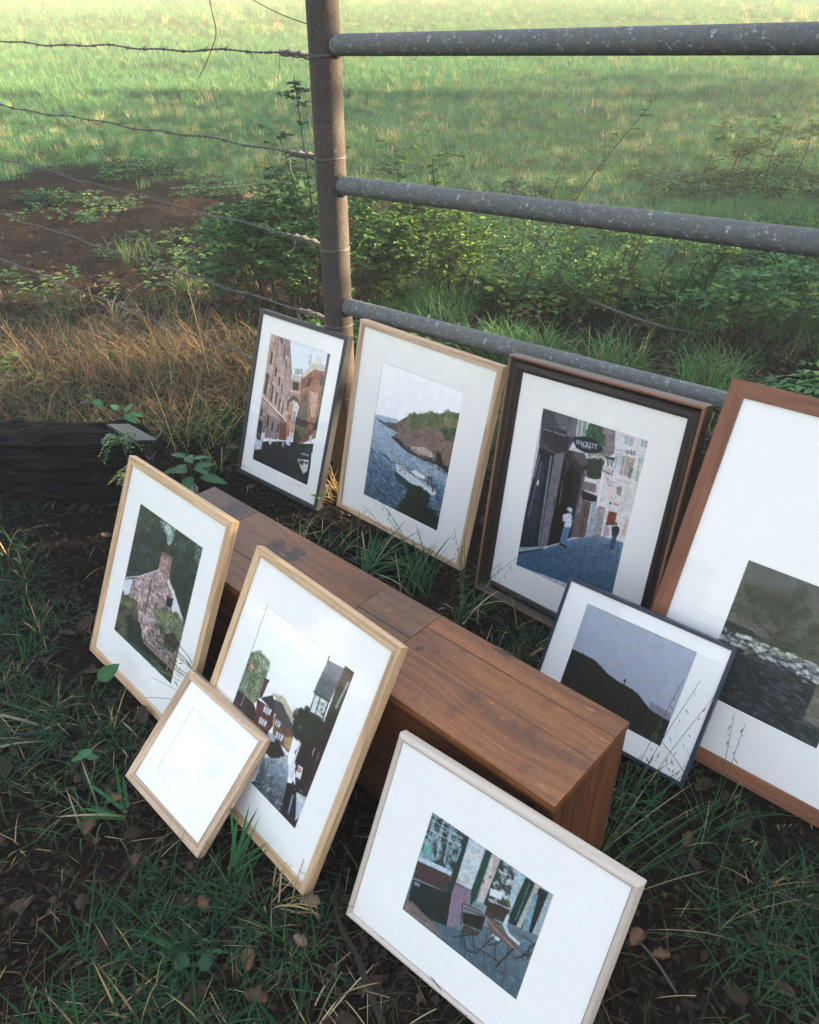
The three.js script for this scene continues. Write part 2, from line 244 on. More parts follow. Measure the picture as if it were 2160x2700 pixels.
// ------------------------------------------------------------------ the framed pictures
const PRINTS = {
  A: [
    ['F','#dfe6ee','#e6ebf0'],
    ['P','#b39a92',[-26,-1,323,-2,448,239,435,277,431,351,503,598,510,744,-60,823,-12,614]],
    ['P','#a78f8b',[116,-1,323,-2,448,239,435,277,431,351,338,302,247,155]],
    ['S',[-26,-1,323,-2,448,239,431,351,503,598,510,744,-60,823],420,9,['#c2aaa0','#9a8078','#a88c84','#c9b3a8','#8d736c'],1.0,0],
    ['P','#4b3434',[38,123,77,133,83,221,46,215]],
    ['P','#4b3434',[157,217,188,229,192,302,159,295]],
    ['P','#4b3434',[22,293,69,302,65,465,17,456]],
    ['P','#4b3434',[154,366,178,370,183,501,149,493]],
    ['P','#4b3434',[235,406,263,409,266,514,236,509]],
    ['P','#4b3434',[305,443,333,446,337,550,302,545]],
    ['P','#4b3434',[373,472,397,476,398,562,364,558]],
    ['P','#4b3434',[237,290,266,293,275,353,247,351]],
    ['P','#4b3434',[307,340,325,341,329,389,309,387]],
    ['P','#5f6274',[241,36,287,76,296,155,257,141]],
    ['P','#5f6274',[146,0,214,4,220,59,178,41]],
    ['P','#5f6274',[317,143,343,172,342,220,318,200]],
    ['P','#5f6274',[305,50,328,62,350,130,320,111]],
    ['L','#8d807c',5,[189,-4,280,117,373,296]],
    ['L','#4e464a',5,[316,1,444,237]],
    ['P','#93807c',[6,496,499,607,510,744,-3,812,-4,638]],
    ['S',[6,496,499,607,510,744,-3,812],180,9,['#a08c86','#84706c','#b29c94','#74625f'],1.0,0],
    ['L','#d2c2b8',13,[0,480,503,598]],
    ['L','#5d4744',6,[10,493,500,609]],
    ['L','#51423f',5,[135,-11,125,722]],
    ['L','#51423f',3,[95,18,83,116]],
    ['P','#2b2226',[6,667,82,674,89,789,13,782]],
    ['P','#3a2e30',[18,587,54,588,51,635,15,635]],
    ['P','#40302f',[151,603,181,604,183,708,155,707]],
    ['P','#3c2c2c',[246,634,270,635,273,710,246,709]],
    ['P','#4a3836',[350,644,369,644,371,703,352,703]],
    ['P','#8c5a48',[367,586,499,607,536,739,409,755]],
    ['P','#c7beb6',[433,236,607,226,642,260,435,272]],
    ['P','#a98e86',[433,273,646,262,644,334,659,421,440,415,431,351]],
    ['P','#c1aaa0',[440,349,646,339,649,357,438,370]],
    ['P','#2f282c',[485,289,585,282,588,338,498,343]],
    ['S',[433,273,646,262,659,421,440,415],60,9,['#8c6e66','#c0a69c','#7a5c54'],1.0,0],
    ['S',[464,192,600,170,624,209,495,227],120,9,['#2c4632','#3d5c42','#22362a','#56745a'],1.0,0],
    ['P','#c9c2c0',[496,628,468,492,500,437,565,413,637,422,648,480,623,571,633,685,607,745,524,724]],
    ['P','#b07f64',[496,628,468,492,500,437,546,453,566,615,569,698,518,708]],
    ['P','#7f97ab',[564,499,613,494,615,547,583,587]],
    ['P','#b48a72',[572,581,621,563,629,661,583,662]],
    ['L','#74544b',20,[462,506,458,444,526,398,613,404,659,441]],
    ['L','#3a2c2e',6,[472,491,480,445,546,412,620,423]],
    ['P','#a2614a',[607,236,781,109,963,91,971,242,1004,620,787,713,650,741,629,561,660,424]],
    ['S',[607,236,781,109,963,91,971,242,1004,620,804,660,660,424],360,10,['#b3745a','#8a4c3a','#93563f','#c08a70','#7a4438','#ad7b68'],1.0,0],
    ['P','#b89484',[777,307,915,299,932,479,866,492]],
    ['S',[755,295,925,281,941,502,841,521],120,9,['#c8a898','#8a4c3a','#a5644c'],1.0,0],
    ['P','#c9bfb4',[609,218,769,94,956,85,964,135,797,147,635,242]],
    ['L','#8f8078',5,[634,240,796,146,964,135]],
    ['L','#e0d8ce',5,[610,216,770,95,956,86]],
    ['P','#513736',[659,421,733,299,789,393,835,658,649,758,627,566]],
    ['S',[659,421,733,299,789,393,835,658,649,758],140,9,['#5f4240','#3f2a2c','#6e4c44'],1.0,0],
    ['P','#34343e',[721,215,763,214,762,282,710,280]],
    ['P','#34343e',[910,175,955,170,954,238,915,241]],
    ['P','#cfc2bc',[672,55,718,51,736,120,689,132]],
    ['P','#d3d0ce',[784,50,872,47,890,88,807,88]],
    ['P','#4a5664',[953,-1,994,-3,999,315,956,315]],
    ['P','#373c48',[971,242,988,309,1006,603,918,604,964,449]],
    ['S',[755,579,867,565,913,663,787,688],150,10,['#3d5a44','#2a4032','#55705a','#6f8a72'],1.0,0],
    ['P','#211d24',[-13,871,214,808,539,746,787,713,980,674,987,739,11,941]],
    ['P','#2b2831',[6,907,967,710,1024,1000,1008,1008,7,1000]],
    ['S',[3,899,967,710,1015,1002,11,999],380,12,['#23212a','#34313b','#3c3844','#1b1920','#413c42'],2.2,14],
    ['P','#b9c2c8',[-23,768,45,776,127,812,130,894,10,919]],
    ['P','#2a2e34',[9,773,81,795,91,830,18,825]],
    ['E','#d2ccd0',125,778,30,33,1],
    ['E','#6a4c40',120,748,15,9,1],
    ['L','#8d7060',5,[127,812,176,894]],
    ['E','#ced4da',276,787,33,18,1],
    ['E','#b8c0c8',265,810,25,16,1],
    ['E','#d8dcde',392,761,16,10,1],
    ['E','#9a3f34',385,795,25,15,1],
    ['E','#8b9cb0',490,782,24,23,1],
    ['E','#c4cad0',571,755,43,14,1],
    ['E','#d6d6d6',592,710,28,16,1],
    ['L','#2a2730',8,[487,800,510,863]],
    ['S',[200,823,632,744,647,784,212,856],90,9,['#1a171c','#3a343c','#6a666c','#8c6a60'],1.0,0],
    ['S',[784,705,947,681,962,744,788,763],70,8,['#6a6f6c','#2a2c2c','#8c9090','#44504a'],1.0,0],
    ['P','#c2c4c4',[764,837,953,806,957,896,902,929,829,883]],
    ['P','#7c3a2c',[798,839,886,831,871,864,812,868]],
    ['P','#26242a',[881,835,948,826,923,854]],
    ['P','#8a9298',[794,779,943,765,940,782,816,791]],
    ['P','#b9bcbc',[890,626,937,621,944,669,899,674]],
    ['P','#16151a',[940,925,987,881,1017,1006,959,998]],
  ],
  B: [
    ['F','#f7f8fa','#ebeff3'],  // near-white sky tone paints in the glare on the glass
    ['G','#b7c3d0','#3f5f7c',[-8,379,282,347,311,359,1003,283,1030,554,1005,1013,-14,1023]],
    ['S',[-21,431,298,434,1001,562,1021,671,-11,678],900,11,['#a9b8c6','#c3cfd9','#8fa3b5','#b4c2cf','#7d94a8'],4,18],
    ['S',[-14,628,1015,653,1000,997,0,1003],1500,12,['#3b5a76','#2c4862','#567691','#7e9ab0','#24405a','#9db3c4'],4,18],
    ['P','#6c6867',[-7,404,141,403,316,374,371,331,421,385,334,437,176,432]],
    ['P','#8a766c',[290,373,369,322,441,282,638,228,774,201,863,163,1018,146,1020,547,884,545,831,531,587,545,498,529,394,526,246,495,275,473,333,435]],
    ['S',[290,373,441,282,1004,149,1004,523,831,531,498,529,339,453],900,11,['#a08a7c','#75645c','#8c7566','#b5a093','#5c4f4a','#99826f'],1.8,20],
    ['P','#6d7a5f',[370,326,441,282,638,228,774,201,863,163,1018,146,1009,300,864,335,814,278,631,308,482,363,380,362]],
    ['S',[362,328,440,279,638,225,773,198,862,160,1007,147,1006,292,844,322,800,282,632,312,467,370],700,11,['#62744f','#7f8a66','#4f6144','#93986f','#8a8a60','#3d4e38'],1.0,0],
    ['S',[831,207,984,180,989,242,844,271],160,11,['#b79c5e','#a08c58','#c2ad78','#8a7c50'],1.0,0],
    ['S',[836,296,992,250,999,339,887,357],220,11,['#3b4d36','#2e3e2c','#506548'],1.0,0],
    ['P','#b7a59b',[512,492,677,456,774,479,793,502,600,532,511,516]],
    ['S',[512,492,677,456,793,502,585,536],70,9,['#c9b9af','#9a867c','#d6c9c0'],1.0,0],
    ['P','#45403f',[243,484,319,477,392,488,425,514,514,525,602,537,829,526,1006,518,1024,574,868,545,503,547,386,528,319,506]],
    ['S',[352,498,844,522,1010,540,1024,584,522,552],160,11,['#332f30','#5a524e','#2a2a2e'],2,25],
    ['P','#3a3432',[821,448,871,454,925,525,831,531]],
    ['P','#2c6168',[349,721,417,723,580,749,821,761,868,778,580,804,388,776]],
    ['P','#ccd4da',[352,663,434,661,540,671,750,692,907,730,891,763,805,763,564,750,385,718]],
    ['L','#8f8780',5,[434,663,750,695,903,731]],
    ['L','#6b4a3a',4,[402,672,631,690,808,720]],
    ['P','#e6eaec',[556,666,617,643,748,659,730,683,648,690]],
    ['S',[541,675,745,679,736,703,563,689],60,9,['#23282c','#3c4248','#6e4a3c','#c8ced2'],1.0,0],
    ['E','#34404a',426,695,11,7,1],
    ['E','#34404a',489,702,11,6,1],
    ['L','#71493c',9,[784,647,790,704]],
    ['L','#71493c',9,[819,644,828,697]],
    ['L','#a23a34',10,[858,711,861,740]],
    ['E','#4a3028',784,644,10,6,1],
    ['E','#4a3028',820,641,9,6,1],
    ['E','#4a3028',859,707,9,6,1],
    ['S',[577,795,667,752,797,763,830,818,812,894,869,862,990,897,1001,999,464,1012,535,888],1100,13,['#26352a','#34482f','#1a2620','#3f5638','#141d1a'],1.0,0],
    ['S',[475,925,593,851,627,964,497,1002],120,13,['#26352a','#3a4d4c','#2c4450'],1.0,0],
    ['S',[577,795,668,754,792,774,762,843,615,865],120,11,['#486040','#3a5236','#2a3c2a'],1.0,0],
  ],
  C: [
    ['F','#c9c6ca','#b9bcc4'],
    ['P','#d6d3d3',[697,-3,1029,-7,997,586,768,616,685,418,679,178]],
    ['S',[697,-3,1020,3,995,578,790,597],260,14,['#dedbda','#cbc8ca','#d2cfcf','#e4e2e2','#c2c0c4'],1.0,0],
    ['P','#a5b2b6',[799,10,878,8,881,56,805,55]],
    ['P','#98a8aa',[943,3,1008,5,1005,41,948,39]],
    ['P','#aeb3b8',[745,113,808,108,808,205,767,205]],
    ['P','#a59c94',[813,115,928,109,919,214,823,224]],
    ['P','#9db0ac',[951,95,1009,93,1017,225,972,230]],
    ['P','#75867e',[898,163,928,162,927,221,895,222]],
    ['P','#869690',[822,289,872,283,876,333,836,336]],
    ['P','#cfcac6',[896,269,991,256,996,377,912,389]],
    ['L','#dcdcdc',5,[834,11,840,56]],
    ['L','#dcdcdc',5,[970,6,976,42]],
    ['L','#dcdcdc',5,[980,95,995,226]],
    ['L','#dcdcdc',5,[844,119,852,221]],
    ['L','#dcdcdc',5,[784,115,791,204]],
    ['L','#b2aeb0',4,[810,255,1007,244]],
    ['L','#a8a4a8',4,[732,96,1012,84]],
    ['T','#6a6e74','o4o',[837,105,925,95],'sans-serif'],
    ['P','#8b8086',[554,-1,704,-2,741,119,667,164,604,143]],
    ['S',[554,-1,704,-2,741,119,667,164],60,14,['#978c92','#7a7076','#6a6268'],1.0,0],
    ['P','#525a64',[-6,-1,354,-3,361,107,307,212,165,246,28,260]],
    ['P','#6f7178',[91,12,356,2,363,89,244,112]],
    ['P','#3d3c44',[28,105,309,81,307,212,207,231,52,184]],
    ['P','#7b7480',[288,17,342,13,354,108,267,112]],
    ['L','#8c8f98',7,[39,116,244,112,261,117]],
    ['L','#2e2f38',8,[122,109,279,218]],
    ['L','#56525c',9,[71,145,219,221]],
    ['S',[-2,11,302,16,276,210,38,240],110,14,['#474a54','#5d6068','#6e6a74','#34343c'],1.0,0],
    ['P','#8a9990',[348,1,449,-1,450,89,360,94]],
    ['L','#c3cac6',7,[358,2,366,93]],
    ['L','#c3cac6',7,[402,2,407,89]],
    ['L','#c3cac6',7,[445,0,448,88]],
    ['S',[464,16,564,9,638,103,577,148,477,84],260,14,['#3f6a48','#2c4c36','#5a8a5c','#77a070','#8a9a90'],1.0,0],
    ['S',[493,153,631,121,643,177,534,208],160,13,['#4d6e38','#6c8a48','#35522e','#8a9a50'],1.0,0],
    ['S',[524,210,640,186,663,275,560,298],240,13,['#2c4434','#3c5a44','#20332a','#4a6a50'],1.0,0],
    ['P','#2b2d37',[28,233,162,237,289,203,535,234,491,309,526,671,275,795,-15,889]],
    ['P','#39465a',[83,285,150,271,172,823,6,873,17,654]],
    ['L','#6f8794',13,[162,255,199,813]],
    ['L','#1c2028',12,[131,262,154,829]],
    ['L','#56707f',13,[72,314,41,677]],
    ['L','#7d93a4',8,[45,275,28,415]],
    ['P','#28384e',[-8,738,119,715,109,845,-16,884]],
    ['P','#76747f',[190,236,296,201,311,782,211,812]],
    ['S',[190,236,296,201,311,782,211,812],80,14,['#807e8a','#6c6a76','#8a8892'],1.0,0],
    ['L','#33323a',5,[276,488,270,535]],
    ['P','#14151b',[290,207,378,224,411,393,442,721,287,793]],
    ['L','#8a94a0',4,[318,378,331,511]],
    ['P','#4a4752',[305,230,365,252,322,350]],
    ['E','#e6d6c6',76,437,11,18,1],
    ['P','#474049',[285,191,474,174,538,235,496,299,385,266]],
    ['P','#6a6169',[342,183,475,176,527,218,470,256]],
    ['S',[285,191,474,174,538,235,496,299],60,14,['#574e58','#3a343c','#766c74'],1.0,0],
    ['P','#6c6471',[489,291,535,268,540,667,504,681]],
    ['L','#a39aa4',5,[523,284,524,528]],
    ['P','#83797e',[518,303,639,296,649,369,522,376]],
    ['P','#ccd0d2',[522,302,639,296,642,318,526,327]],
    ['P','#352f35',[515,382,670,384,673,419,542,436]],
    ['P','#786460',[543,438,634,430,636,651,536,668]],
    ['L','#4d3f3e',6,[591,440,589,654]],
    ['P','#96a3ae',[633,428,696,402,732,616,636,651]],
    ['L','#dfe3e6',6,[634,430,640,563]],
    ['P','#9a9ea0',[703,431,767,429,781,603,713,617]],
    ['S',[701,431,767,429,777,600,713,617],160,9,['#3a3838','#c9c9c6','#7a6a66','#a83c3c','#5c5c60'],1.0,0],
    ['L','#e2e0e0',12,[675,247,693,442]],
    ['L','#c8b8ae',8,[707,239,718,410]],
    ['P','#9b533c',[801,441,876,434,881,509,803,520]],
    ['L','#7a3e2e',4,[839,437,844,515]],
    ['P','#e0cfce',[756,318,824,314,826,358,758,364]],
    ['S',[764,322,818,317,820,354,763,359],22,8,['#b8504a','#c87870'],1.0,0],
    ['T','#b84a48','ZAPA',[827,399,880,395],'sans-serif'],
    ['E','#4a5648',801,394,13,7,1],
    ['P','#3b3c42',[669,151,756,143,745,157,680,162]],
    ['P','#9aa0a4',[687,161,745,157,739,192,706,196]],
    ['L','#33343a',5,[687,162,708,197]],
    ['L','#33343a',5,[746,157,739,192]],
    ['S',[652,201,767,193,764,244,688,244],60,10,['#3a3a40','#5c5a5e','#2e2e34'],1.0,0],
    ['L','#2e2e34',4,[650,235,747,235]],
    ['S',[716,263,798,262,790,298,732,311],40,10,['#6a5a56','#8c7c78'],1.0,0],
    ['P','#8a9cae',[-29,888,273,799,251,824,-22,934]],
    ['P','#2a3a50',[-26,922,257,817,252,826,-25,944]],
    ['G','#72889a','#3d6a90',[-25,944,259,822,524,687,748,600,989,581,1002,934,-42,1004]],
    ['S',[-25,944,524,687,983,583,990,900,-34,1001],700,12,['#3f6a92','#4d7698','#2c5c8a','#5a8098','#356490','#6a8aa0'],2.6,-32],
    ['L','#2f5a80',2,[972,593,225,843]],
    ['L','#2f5a80',2,[956,617,209,856]],
    ['L','#2f5a80',2,[939,641,192,868]],
    ['L','#2f5a80',2,[923,666,176,880]],
    ['L','#2f5a80',2,[906,691,160,893]],
    ['L','#2f5a80',2,[889,715,144,905]],
    ['L','#2f5a80',2,[951,612,984,902]],
    ['L','#2f5a80',2,[900,626,892,930]],
    ['L','#2f5a80',2,[848,640,798,959]],
    ['L','#2f5a80',2,[796,654,701,989]],
    ['L','#2f5a80',2,[742,669,603,1020]],
    ['L','#2f5a80',2,[688,683,502,1051]],
    ['L','#2f5a80',2,[634,698,398,1083]],
    ['L','#2f5a80',2,[578,713,292,1115]],
    ['L','#8c8a90',5,[523,686,749,603]],
    ['P','#c3cbd6',[388,562,459,535,487,567,487,622,419,634,419,602,383,596]],
    ['L','#9a7a6c',9,[390,585,392,603,423,604]],
    ['L','#9a7a6c',8,[478,567,492,580]],
    ['E','#8a6a5c',457,531,17,9,1],
    ['E','#aebbc8',441,519,29,13,1],
    ['P','#5b82ab',[417,633,487,622,475,670,470,736,406,744,413,677]],
    ['L','#46688c',4,[448,635,444,726]],
    ['P','#1c2028',[402,742,476,738,487,754,409,754]],
    ['P','#353e52',[857,524,901,503,929,511,932,543,920,564,877,569]],
    ['P','#48608a',[879,568,923,563,921,607,915,637,884,639,879,600]],
    ['E','#6a5a54',891,494,11,9,1],
    ['E','#22262e',899,640,19,5,1],
    ['P','#a59cac',[790,532,829,520,853,580,801,595]],
    ['S',[790,532,829,520,853,580,801,595],24,8,['#c6bfca','#6c6478'],1.0,0],
    ['E','#4a3a38',810,516,12,9,1],
    ['L','#a08478',5,[816,590,820,608]],
    ['P','#c8b8b0',[958,438,990,435,995,542,958,552]],
    ['S',[958,438,990,435,995,542,958,552],50,8,['#a06a60','#e0d6d0'],1.0,0],
    ['P','#26344c',[331,114,362,100,454,80,540,82,639,117,622,136,552,159,473,171,386,160]],
    ['T','#e4e8ea','HACKETT',[377,138,581,127],'serif'],
    ['T','#d0d6da','LONDON',[429,146,524,142],'sans-serif'],
  ],
  E: [
    ['F','#2c463c','#26382f'],
    ['S',[-39,0,1038,-24,975,602,-9,686],2600,15,['#1d332c','#35564a','#466a58','#24403a','#5c7c66','#16261f','#31504a','#6f8c78'],1.0,0],
    ['S',[331,21,594,-6,586,63,402,76],170,13,['#d3dcde','#b9c7c8','#e2e8e8','#8fa8a0'],1.0,0],
    ['S',[892,-11,1014,-16,978,126,909,104],110,11,['#cdd8da','#a8bab4','#e0e6e6'],1.0,0],
    ['S',[2,37,266,23,232,132,24,221],90,10,['#9fb4b0','#c8d4d2','#7d988c'],1.0,0],
    ['S',[602,96,816,-4,813,109,648,147],80,10,['#a9bcb4','#8aa296'],1.0,0],
    ['S',[151,59,275,40,272,79,172,102],40,10,['#a0714a','#8a6a48'],1.0,0],
    ['P','#3c5a6a',[94,268,291,251,343,267,143,322]],
    ['E','#c6d0d2',529,83,46,57,0.55],
    ['E','#d8e0e0',471,44,51,37,0.5],
    ['E','#c0cace',535,129,22,27,0.6],
    ['P','#ccd6dc',[-16,584,138,536,114,681,-15,715]],
    ['P','#a8979a',[122,538,204,491,461,350,463,280,459,213,624,204,640,343,752,399,964,538,989,693,503,909,400,838,110,683]],
    ['B',[122,538,204,491,461,350,463,280,461,217,620,207,640,343,752,399,964,538,989,693,503,909,400,838,110,683],'#8d7c80',26,15,['#b7a7a8','#a08c90','#c8bab8','#8b7478','#d2c8c6','#96847f','#ad9a94']],
    ['S',[122,538,461,350,640,343,964,538,503,909,110,683],420,8,['#74605f','#d9cfcd','#66545a','#bdaeb0'],1.6,10],
    ['P','#d2d6d6',[639,349,682,376,793,432,957,532,776,541,774,453,626,378]],
    ['P','#a0827c',[457,218,625,205,634,331,474,355]],
    ['B',[457,218,625,205,634,331,474,355],'#7d6460',22,12,['#b3938a','#96746c','#a88880','#c2a8a0']],
    ['P','#82706e',[457,209,627,198,629,223,462,233]],
    ['P','#60494c',[524,192,517,136,552,134,563,198]],
    ['L','#cfc9ca',6,[-16,584,204,491,467,348]],
    ['L','#4a5458',5,[-12,593,152,527]],
    ['P','#23282c',[670,467,764,456,757,527,680,536]],
    ['L','#8a7a78',4,[670,467,680,536]],
    ['L','#5f4c44',11,[401,451,405,550,409,681]],
    ['S',[347,501,419,465,431,672,384,690],60,9,['#6e5a4c','#4e403a','#7d6c50'],1.0,0],
    ['S',[-21,702,230,684,332,773,300,921,257,1003,-26,1014],620,12,['#4c5240','#7c7c5a','#262b25','#9a9a82','#343a2e','#b0aa94','#1d211e'],1.0,0],
    ['S',[-8,739,212,696,234,739,19,792],80,11,['#a39a5c','#8a8450','#c0b888'],1.0,0],
    ['S',[176,814,387,813,443,903,335,991,235,959],280,12,['#22352a','#31493a','#18261e','#40604a'],1.0,0],
    ['B',[595,687,783,675,1024,620,1002,884,476,900,493,841,551,776],'#6a595c',24,13,['#9a8688','#83706f','#b3a2a2','#6c5a58','#a4948e']],
    ['S',[534,616,707,563,861,536,1005,560,1028,647,768,687,620,692],480,12,['#7e8a66','#5a6a4c','#a3a888','#9c9c7c','#445438','#c2c2a8'],1.0,0],
    ['S',[599,696,724,685,792,736,687,740],90,11,['#3a4a34','#566646'],1.0,0],
    ['P','#3a2e30',[731,742,863,667,981,696,928,798,825,802]],
    ['S',[709,741,1007,666,1006,873,762,849],220,10,['#2c2426','#7d6c6c','#503f42','#94807e'],1.0,0],
    ['P','#8d827f',[475,898,514,884,1002,884,1005,911,504,910]],
    ['L','#3a3230',7,[508,909,1001,913]],
    ['P','#1c2420',[351,952,504,910,1002,914,1006,957]],
    ['G','#2c4a38','#47705a',[218,998,365,957,1004,953,1006,997,965,1001]],
    ['S',[218,998,365,957,1004,953,1001,997],160,10,['#31553f','#4c7a5e','#3c644c','#28463a'],2,40],
    ['L','#b8b0a8',5,[507,825,538,863]],
  ],
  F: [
    ['F','#edeef2','#eef0f3'],  // near-white ground with only faint shapes and lines
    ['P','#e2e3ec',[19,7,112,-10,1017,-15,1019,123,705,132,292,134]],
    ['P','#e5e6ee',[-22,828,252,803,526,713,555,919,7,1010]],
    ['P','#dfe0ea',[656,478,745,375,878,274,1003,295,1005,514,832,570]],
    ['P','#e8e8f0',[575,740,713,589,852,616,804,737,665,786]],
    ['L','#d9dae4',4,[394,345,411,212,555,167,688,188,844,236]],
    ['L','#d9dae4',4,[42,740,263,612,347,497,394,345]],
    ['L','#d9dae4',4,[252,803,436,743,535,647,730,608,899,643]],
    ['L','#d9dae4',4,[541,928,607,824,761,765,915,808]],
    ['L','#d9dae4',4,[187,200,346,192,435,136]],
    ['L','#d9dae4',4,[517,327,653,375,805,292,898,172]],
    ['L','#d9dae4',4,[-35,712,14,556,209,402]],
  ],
  G: [
    ['F','#f3f5f8','#e8ecf0'],  // sky lightened to stand for reflections in the glass
    ['S',[-1,355,94,288,213,312,204,401,207,490,210,562,76,590,-43,610,-28,472],620,14,['#66755a','#8a9a82','#4c5c44','#b8c2b4','#7a8258','#a39a64'],1.0,0],
    ['S',[44,317,179,280,229,353,124,401],60,10,['#e2e8ee','#cfd8da'],1.0,0],
    ['E','#d99a98',59,395,20,14,1],
    ['P','#473639',[-46,599,86,579,214,584,291,631,455,656,448,678,-9,694]],
    ['S',[-46,599,214,584,455,656,-9,694],130,10,['#5a4648','#342a2e','#6b5254'],1.0,0],
    ['L','#b7b4b2',5,[89,584,84,654]],
    ['P','#6a4740',[225,398,276,391,268,505,236,533]],
    ['S',[225,398,276,391,268,505,236,533],36,8,['#7d5a4c','#54382f','#8a6a58'],1.0,0],
    ['P','#33302f',[215,400,279,387,282,400,227,411]],
    ['P','#b9b19c',[356,442,452,407,653,455,637,509,483,469]],
    ['S',[353,438,460,404,653,455,615,509,483,469],140,12,['#c8c2b0','#a8a084','#d6d4ca','#98906a'],1.0,0],
    ['P','#7a4640',[230,540,433,518,467,602,442,663,273,671]],
    ['B',[230,540,433,518,467,602,442,663,273,671],'#6a3c38',14,7,['#84504a','#724038','#93605a','#643630']],
    ['P','#47464d',[255,519,363,447,454,517,440,529]],
    ['P','#5b5b60',[387,463,471,445,700,526,675,542,466,551]],
    ['S',[387,463,471,445,700,526,466,551],70,10,['#66666a','#505056','#74726e'],1.0,0],
    ['P','#86604e',[451,545,684,543,700,662,496,659]],
    ['S',[451,545,684,543,700,662,496,659],90,9,['#96705c','#74503f','#a8866c','#6a4a44'],1.0,0],
    ['P','#a8946c',[615,603,685,566,697,648,625,651]],
    ['P','#c6ced2',[320,538,406,528,400,568,326,577]],
    ['L','#3a3c42',4,[351,538,348,571]],
    ['L','#3a3c42',4,[379,535,372,568]],
    ['P','#c6ced2',[316,616,401,609,400,645,321,658]],
    ['L','#3a3c42',4,[347,618,345,650]],
    ['L','#3a3c42',4,[375,615,371,646]],
    ['P','#c6ced2',[476,556,528,547,533,584,479,590]],
    ['L','#3a3c42',4,[495,557,494,585]],
    ['L','#3a3c42',4,[513,554,512,582]],
    ['P','#c6ced2',[518,612,601,601,601,640,533,648]],
    ['L','#3a3c42',4,[547,612,553,642]],
    ['L','#3a3c42',4,[575,608,576,639]],
    ['S',[631,437,729,368,857,352,941,416,934,499,789,553,693,556],520,13,['#39432f','#2a3224','#4c5a3c','#5c6646','#1e241c','#6c6a40'],1.0,0],
    ['S',[688,477,730,462,746,494,713,505],14,8,['#d8d4d6','#c2bcc4'],1.0,0],
    ['S',[587,418,647,399,655,442,613,457],30,9,['#a8805a','#8a6a4c','#d8cfc4'],1.0,0],
    ['G','#787e90','#565c6e',[742,40,899,19,901,123,884,239,722,254,725,179]],
    ['S',[742,40,899,19,884,239,722,254],60,12,['#6c7284','#5a6072','#8088a0'],1.0,0],
    ['L','#2f3036',6,[722,254,884,239]],
    ['L','#2e2c32',5,[740,17,744,52]],
    ['P','#ccd4d6',[734,259,879,242,892,340,740,367]],
    ['L','#3e4648',6,[740,257,746,364]],
    ['L','#3e4648',6,[793,253,802,351]],
    ['L','#3e4648',6,[876,247,883,344]],
    ['S',[792,282,881,255,883,333,799,324],60,10,['#2c3a30','#44543f','#1f2a24'],1.0,0],
    ['P','#463034',[900,0,1008,-6,992,800,940,795,961,536,900,352,898,119]],
    ['S',[900,0,1008,-6,992,800,940,795,900,352],420,10,['#563c3e','#38262a','#664a4a','#2a1e22','#4c3a44'],1.8,30],
    ['L','#8a8fa0',12,[978,70,954,236]],
    ['P','#3c2b2e',[892,436,955,496,952,788,863,788,748,627,786,548]],
    ['S',[892,436,955,496,952,788,863,788,748,627],160,10,['#4c383a','#2c2024','#5e4a48'],1.0,0],
    ['P','#26282c',[431,660,585,655,689,700,584,784,456,765]],
    ['P','#a3b0ba',[443,654,535,639,537,680,456,698]],
    ['S',[460,696,692,657,702,734,525,794],110,9,['#1d1f22','#4c5054','#8a9298','#6c6a40','#c2c8cc'],1.0,0],
    ['P','#9aa6ae',[632,725,704,674,731,730,675,773]],
    ['G','#9eacb8','#33424e',[489,973,486,809,637,734,742,724,784,819,849,1019,428,1019]],
    ['S',[489,973,486,809,739,726,844,1010,445,1010],220,12,['#8898a4','#6c7c88','#566672','#a8b6c0'],3,-60],
    ['L','#5c6a74',6,[580,777,526,927]],
    ['P','#29272c',[781,815,862,787,993,796,995,1003,826,1004]],
    ['L','#d2d6d8',13,[768,567,774,779]],
    ['L','#c2c8cc',9,[800,693,803,775]],
    ['L','#c9cdd0',5,[907,525,908,566]],
    ['L','#111214',12,[834,791,830,959]],
    ['P','#dcdcdc',[820,677,873,668,885,741,832,747]],
    ['E','#bf3436',844,698,19,14,1],
    ['E','#dcdcdc',844,698,9,6,1],
    ['S',[811,757,879,736,879,812,830,817],40,9,['#d2d4d4','#3a3a3e','#8c8e92'],1.0,0],
    ['P','#b4b9be',[891,815,989,796,1005,905,974,962]],
    ['L','#7c8ca0',12,[873,851,892,958]],
    ['P','#43302f',[892,958,967,961,990,1006,882,1005]],
  ],
  H: [
    ['F','#8fa2a8','#5f7684'],
    ['P','#66808a',[-13,-20,309,-11,289,405,-13,480]],
    ['S',[-2,-10,299,1,284,399,11,452],420,11,['#26343c','#8fa8b0','#a9bcc2','#4a6470','#1c262c','#c0ccd0','#3c6a68','#7c8c6c'],1.0,0],
    ['L','#b3c2c6',6,[33,-8,24,365]],
    ['L','#b3c2c6',6,[101,-4,136,351]],
    ['L','#b3c2c6',6,[169,0,204,353]],
    ['L','#b3c2c6',6,[15,165,285,121]],
    ['L','#b3c2c6',6,[20,67,281,51]],
    ['E','#5cb8a4',49,345,36,42,0.8],
    ['P','#b0c6cc',[5,443,280,375,283,419,4,490]],
    ['P','#5a4146',[-7,499,283,419,289,578,12,662]],
    ['S',[-7,499,283,419,289,578,12,662],130,10,['#6a4e52','#48343a','#75595a'],1.0,0],
    ['L','#9fb0ae',4,[13,665,289,578,289,417]],
    ['P','#1c3032',[10,679,289,578,321,499,385,853,197,918,24,894]],
    ['S',[10,679,289,578,385,853,197,918,24,894],160,10,['#142426','#264042','#30494a'],4,20],
    ['P','#7d8a8e',[25,685,74,671,76,708,29,721]],
    ['P','#1d4843',[304,-6,331,12,332,555,282,588,287,400,284,49]],
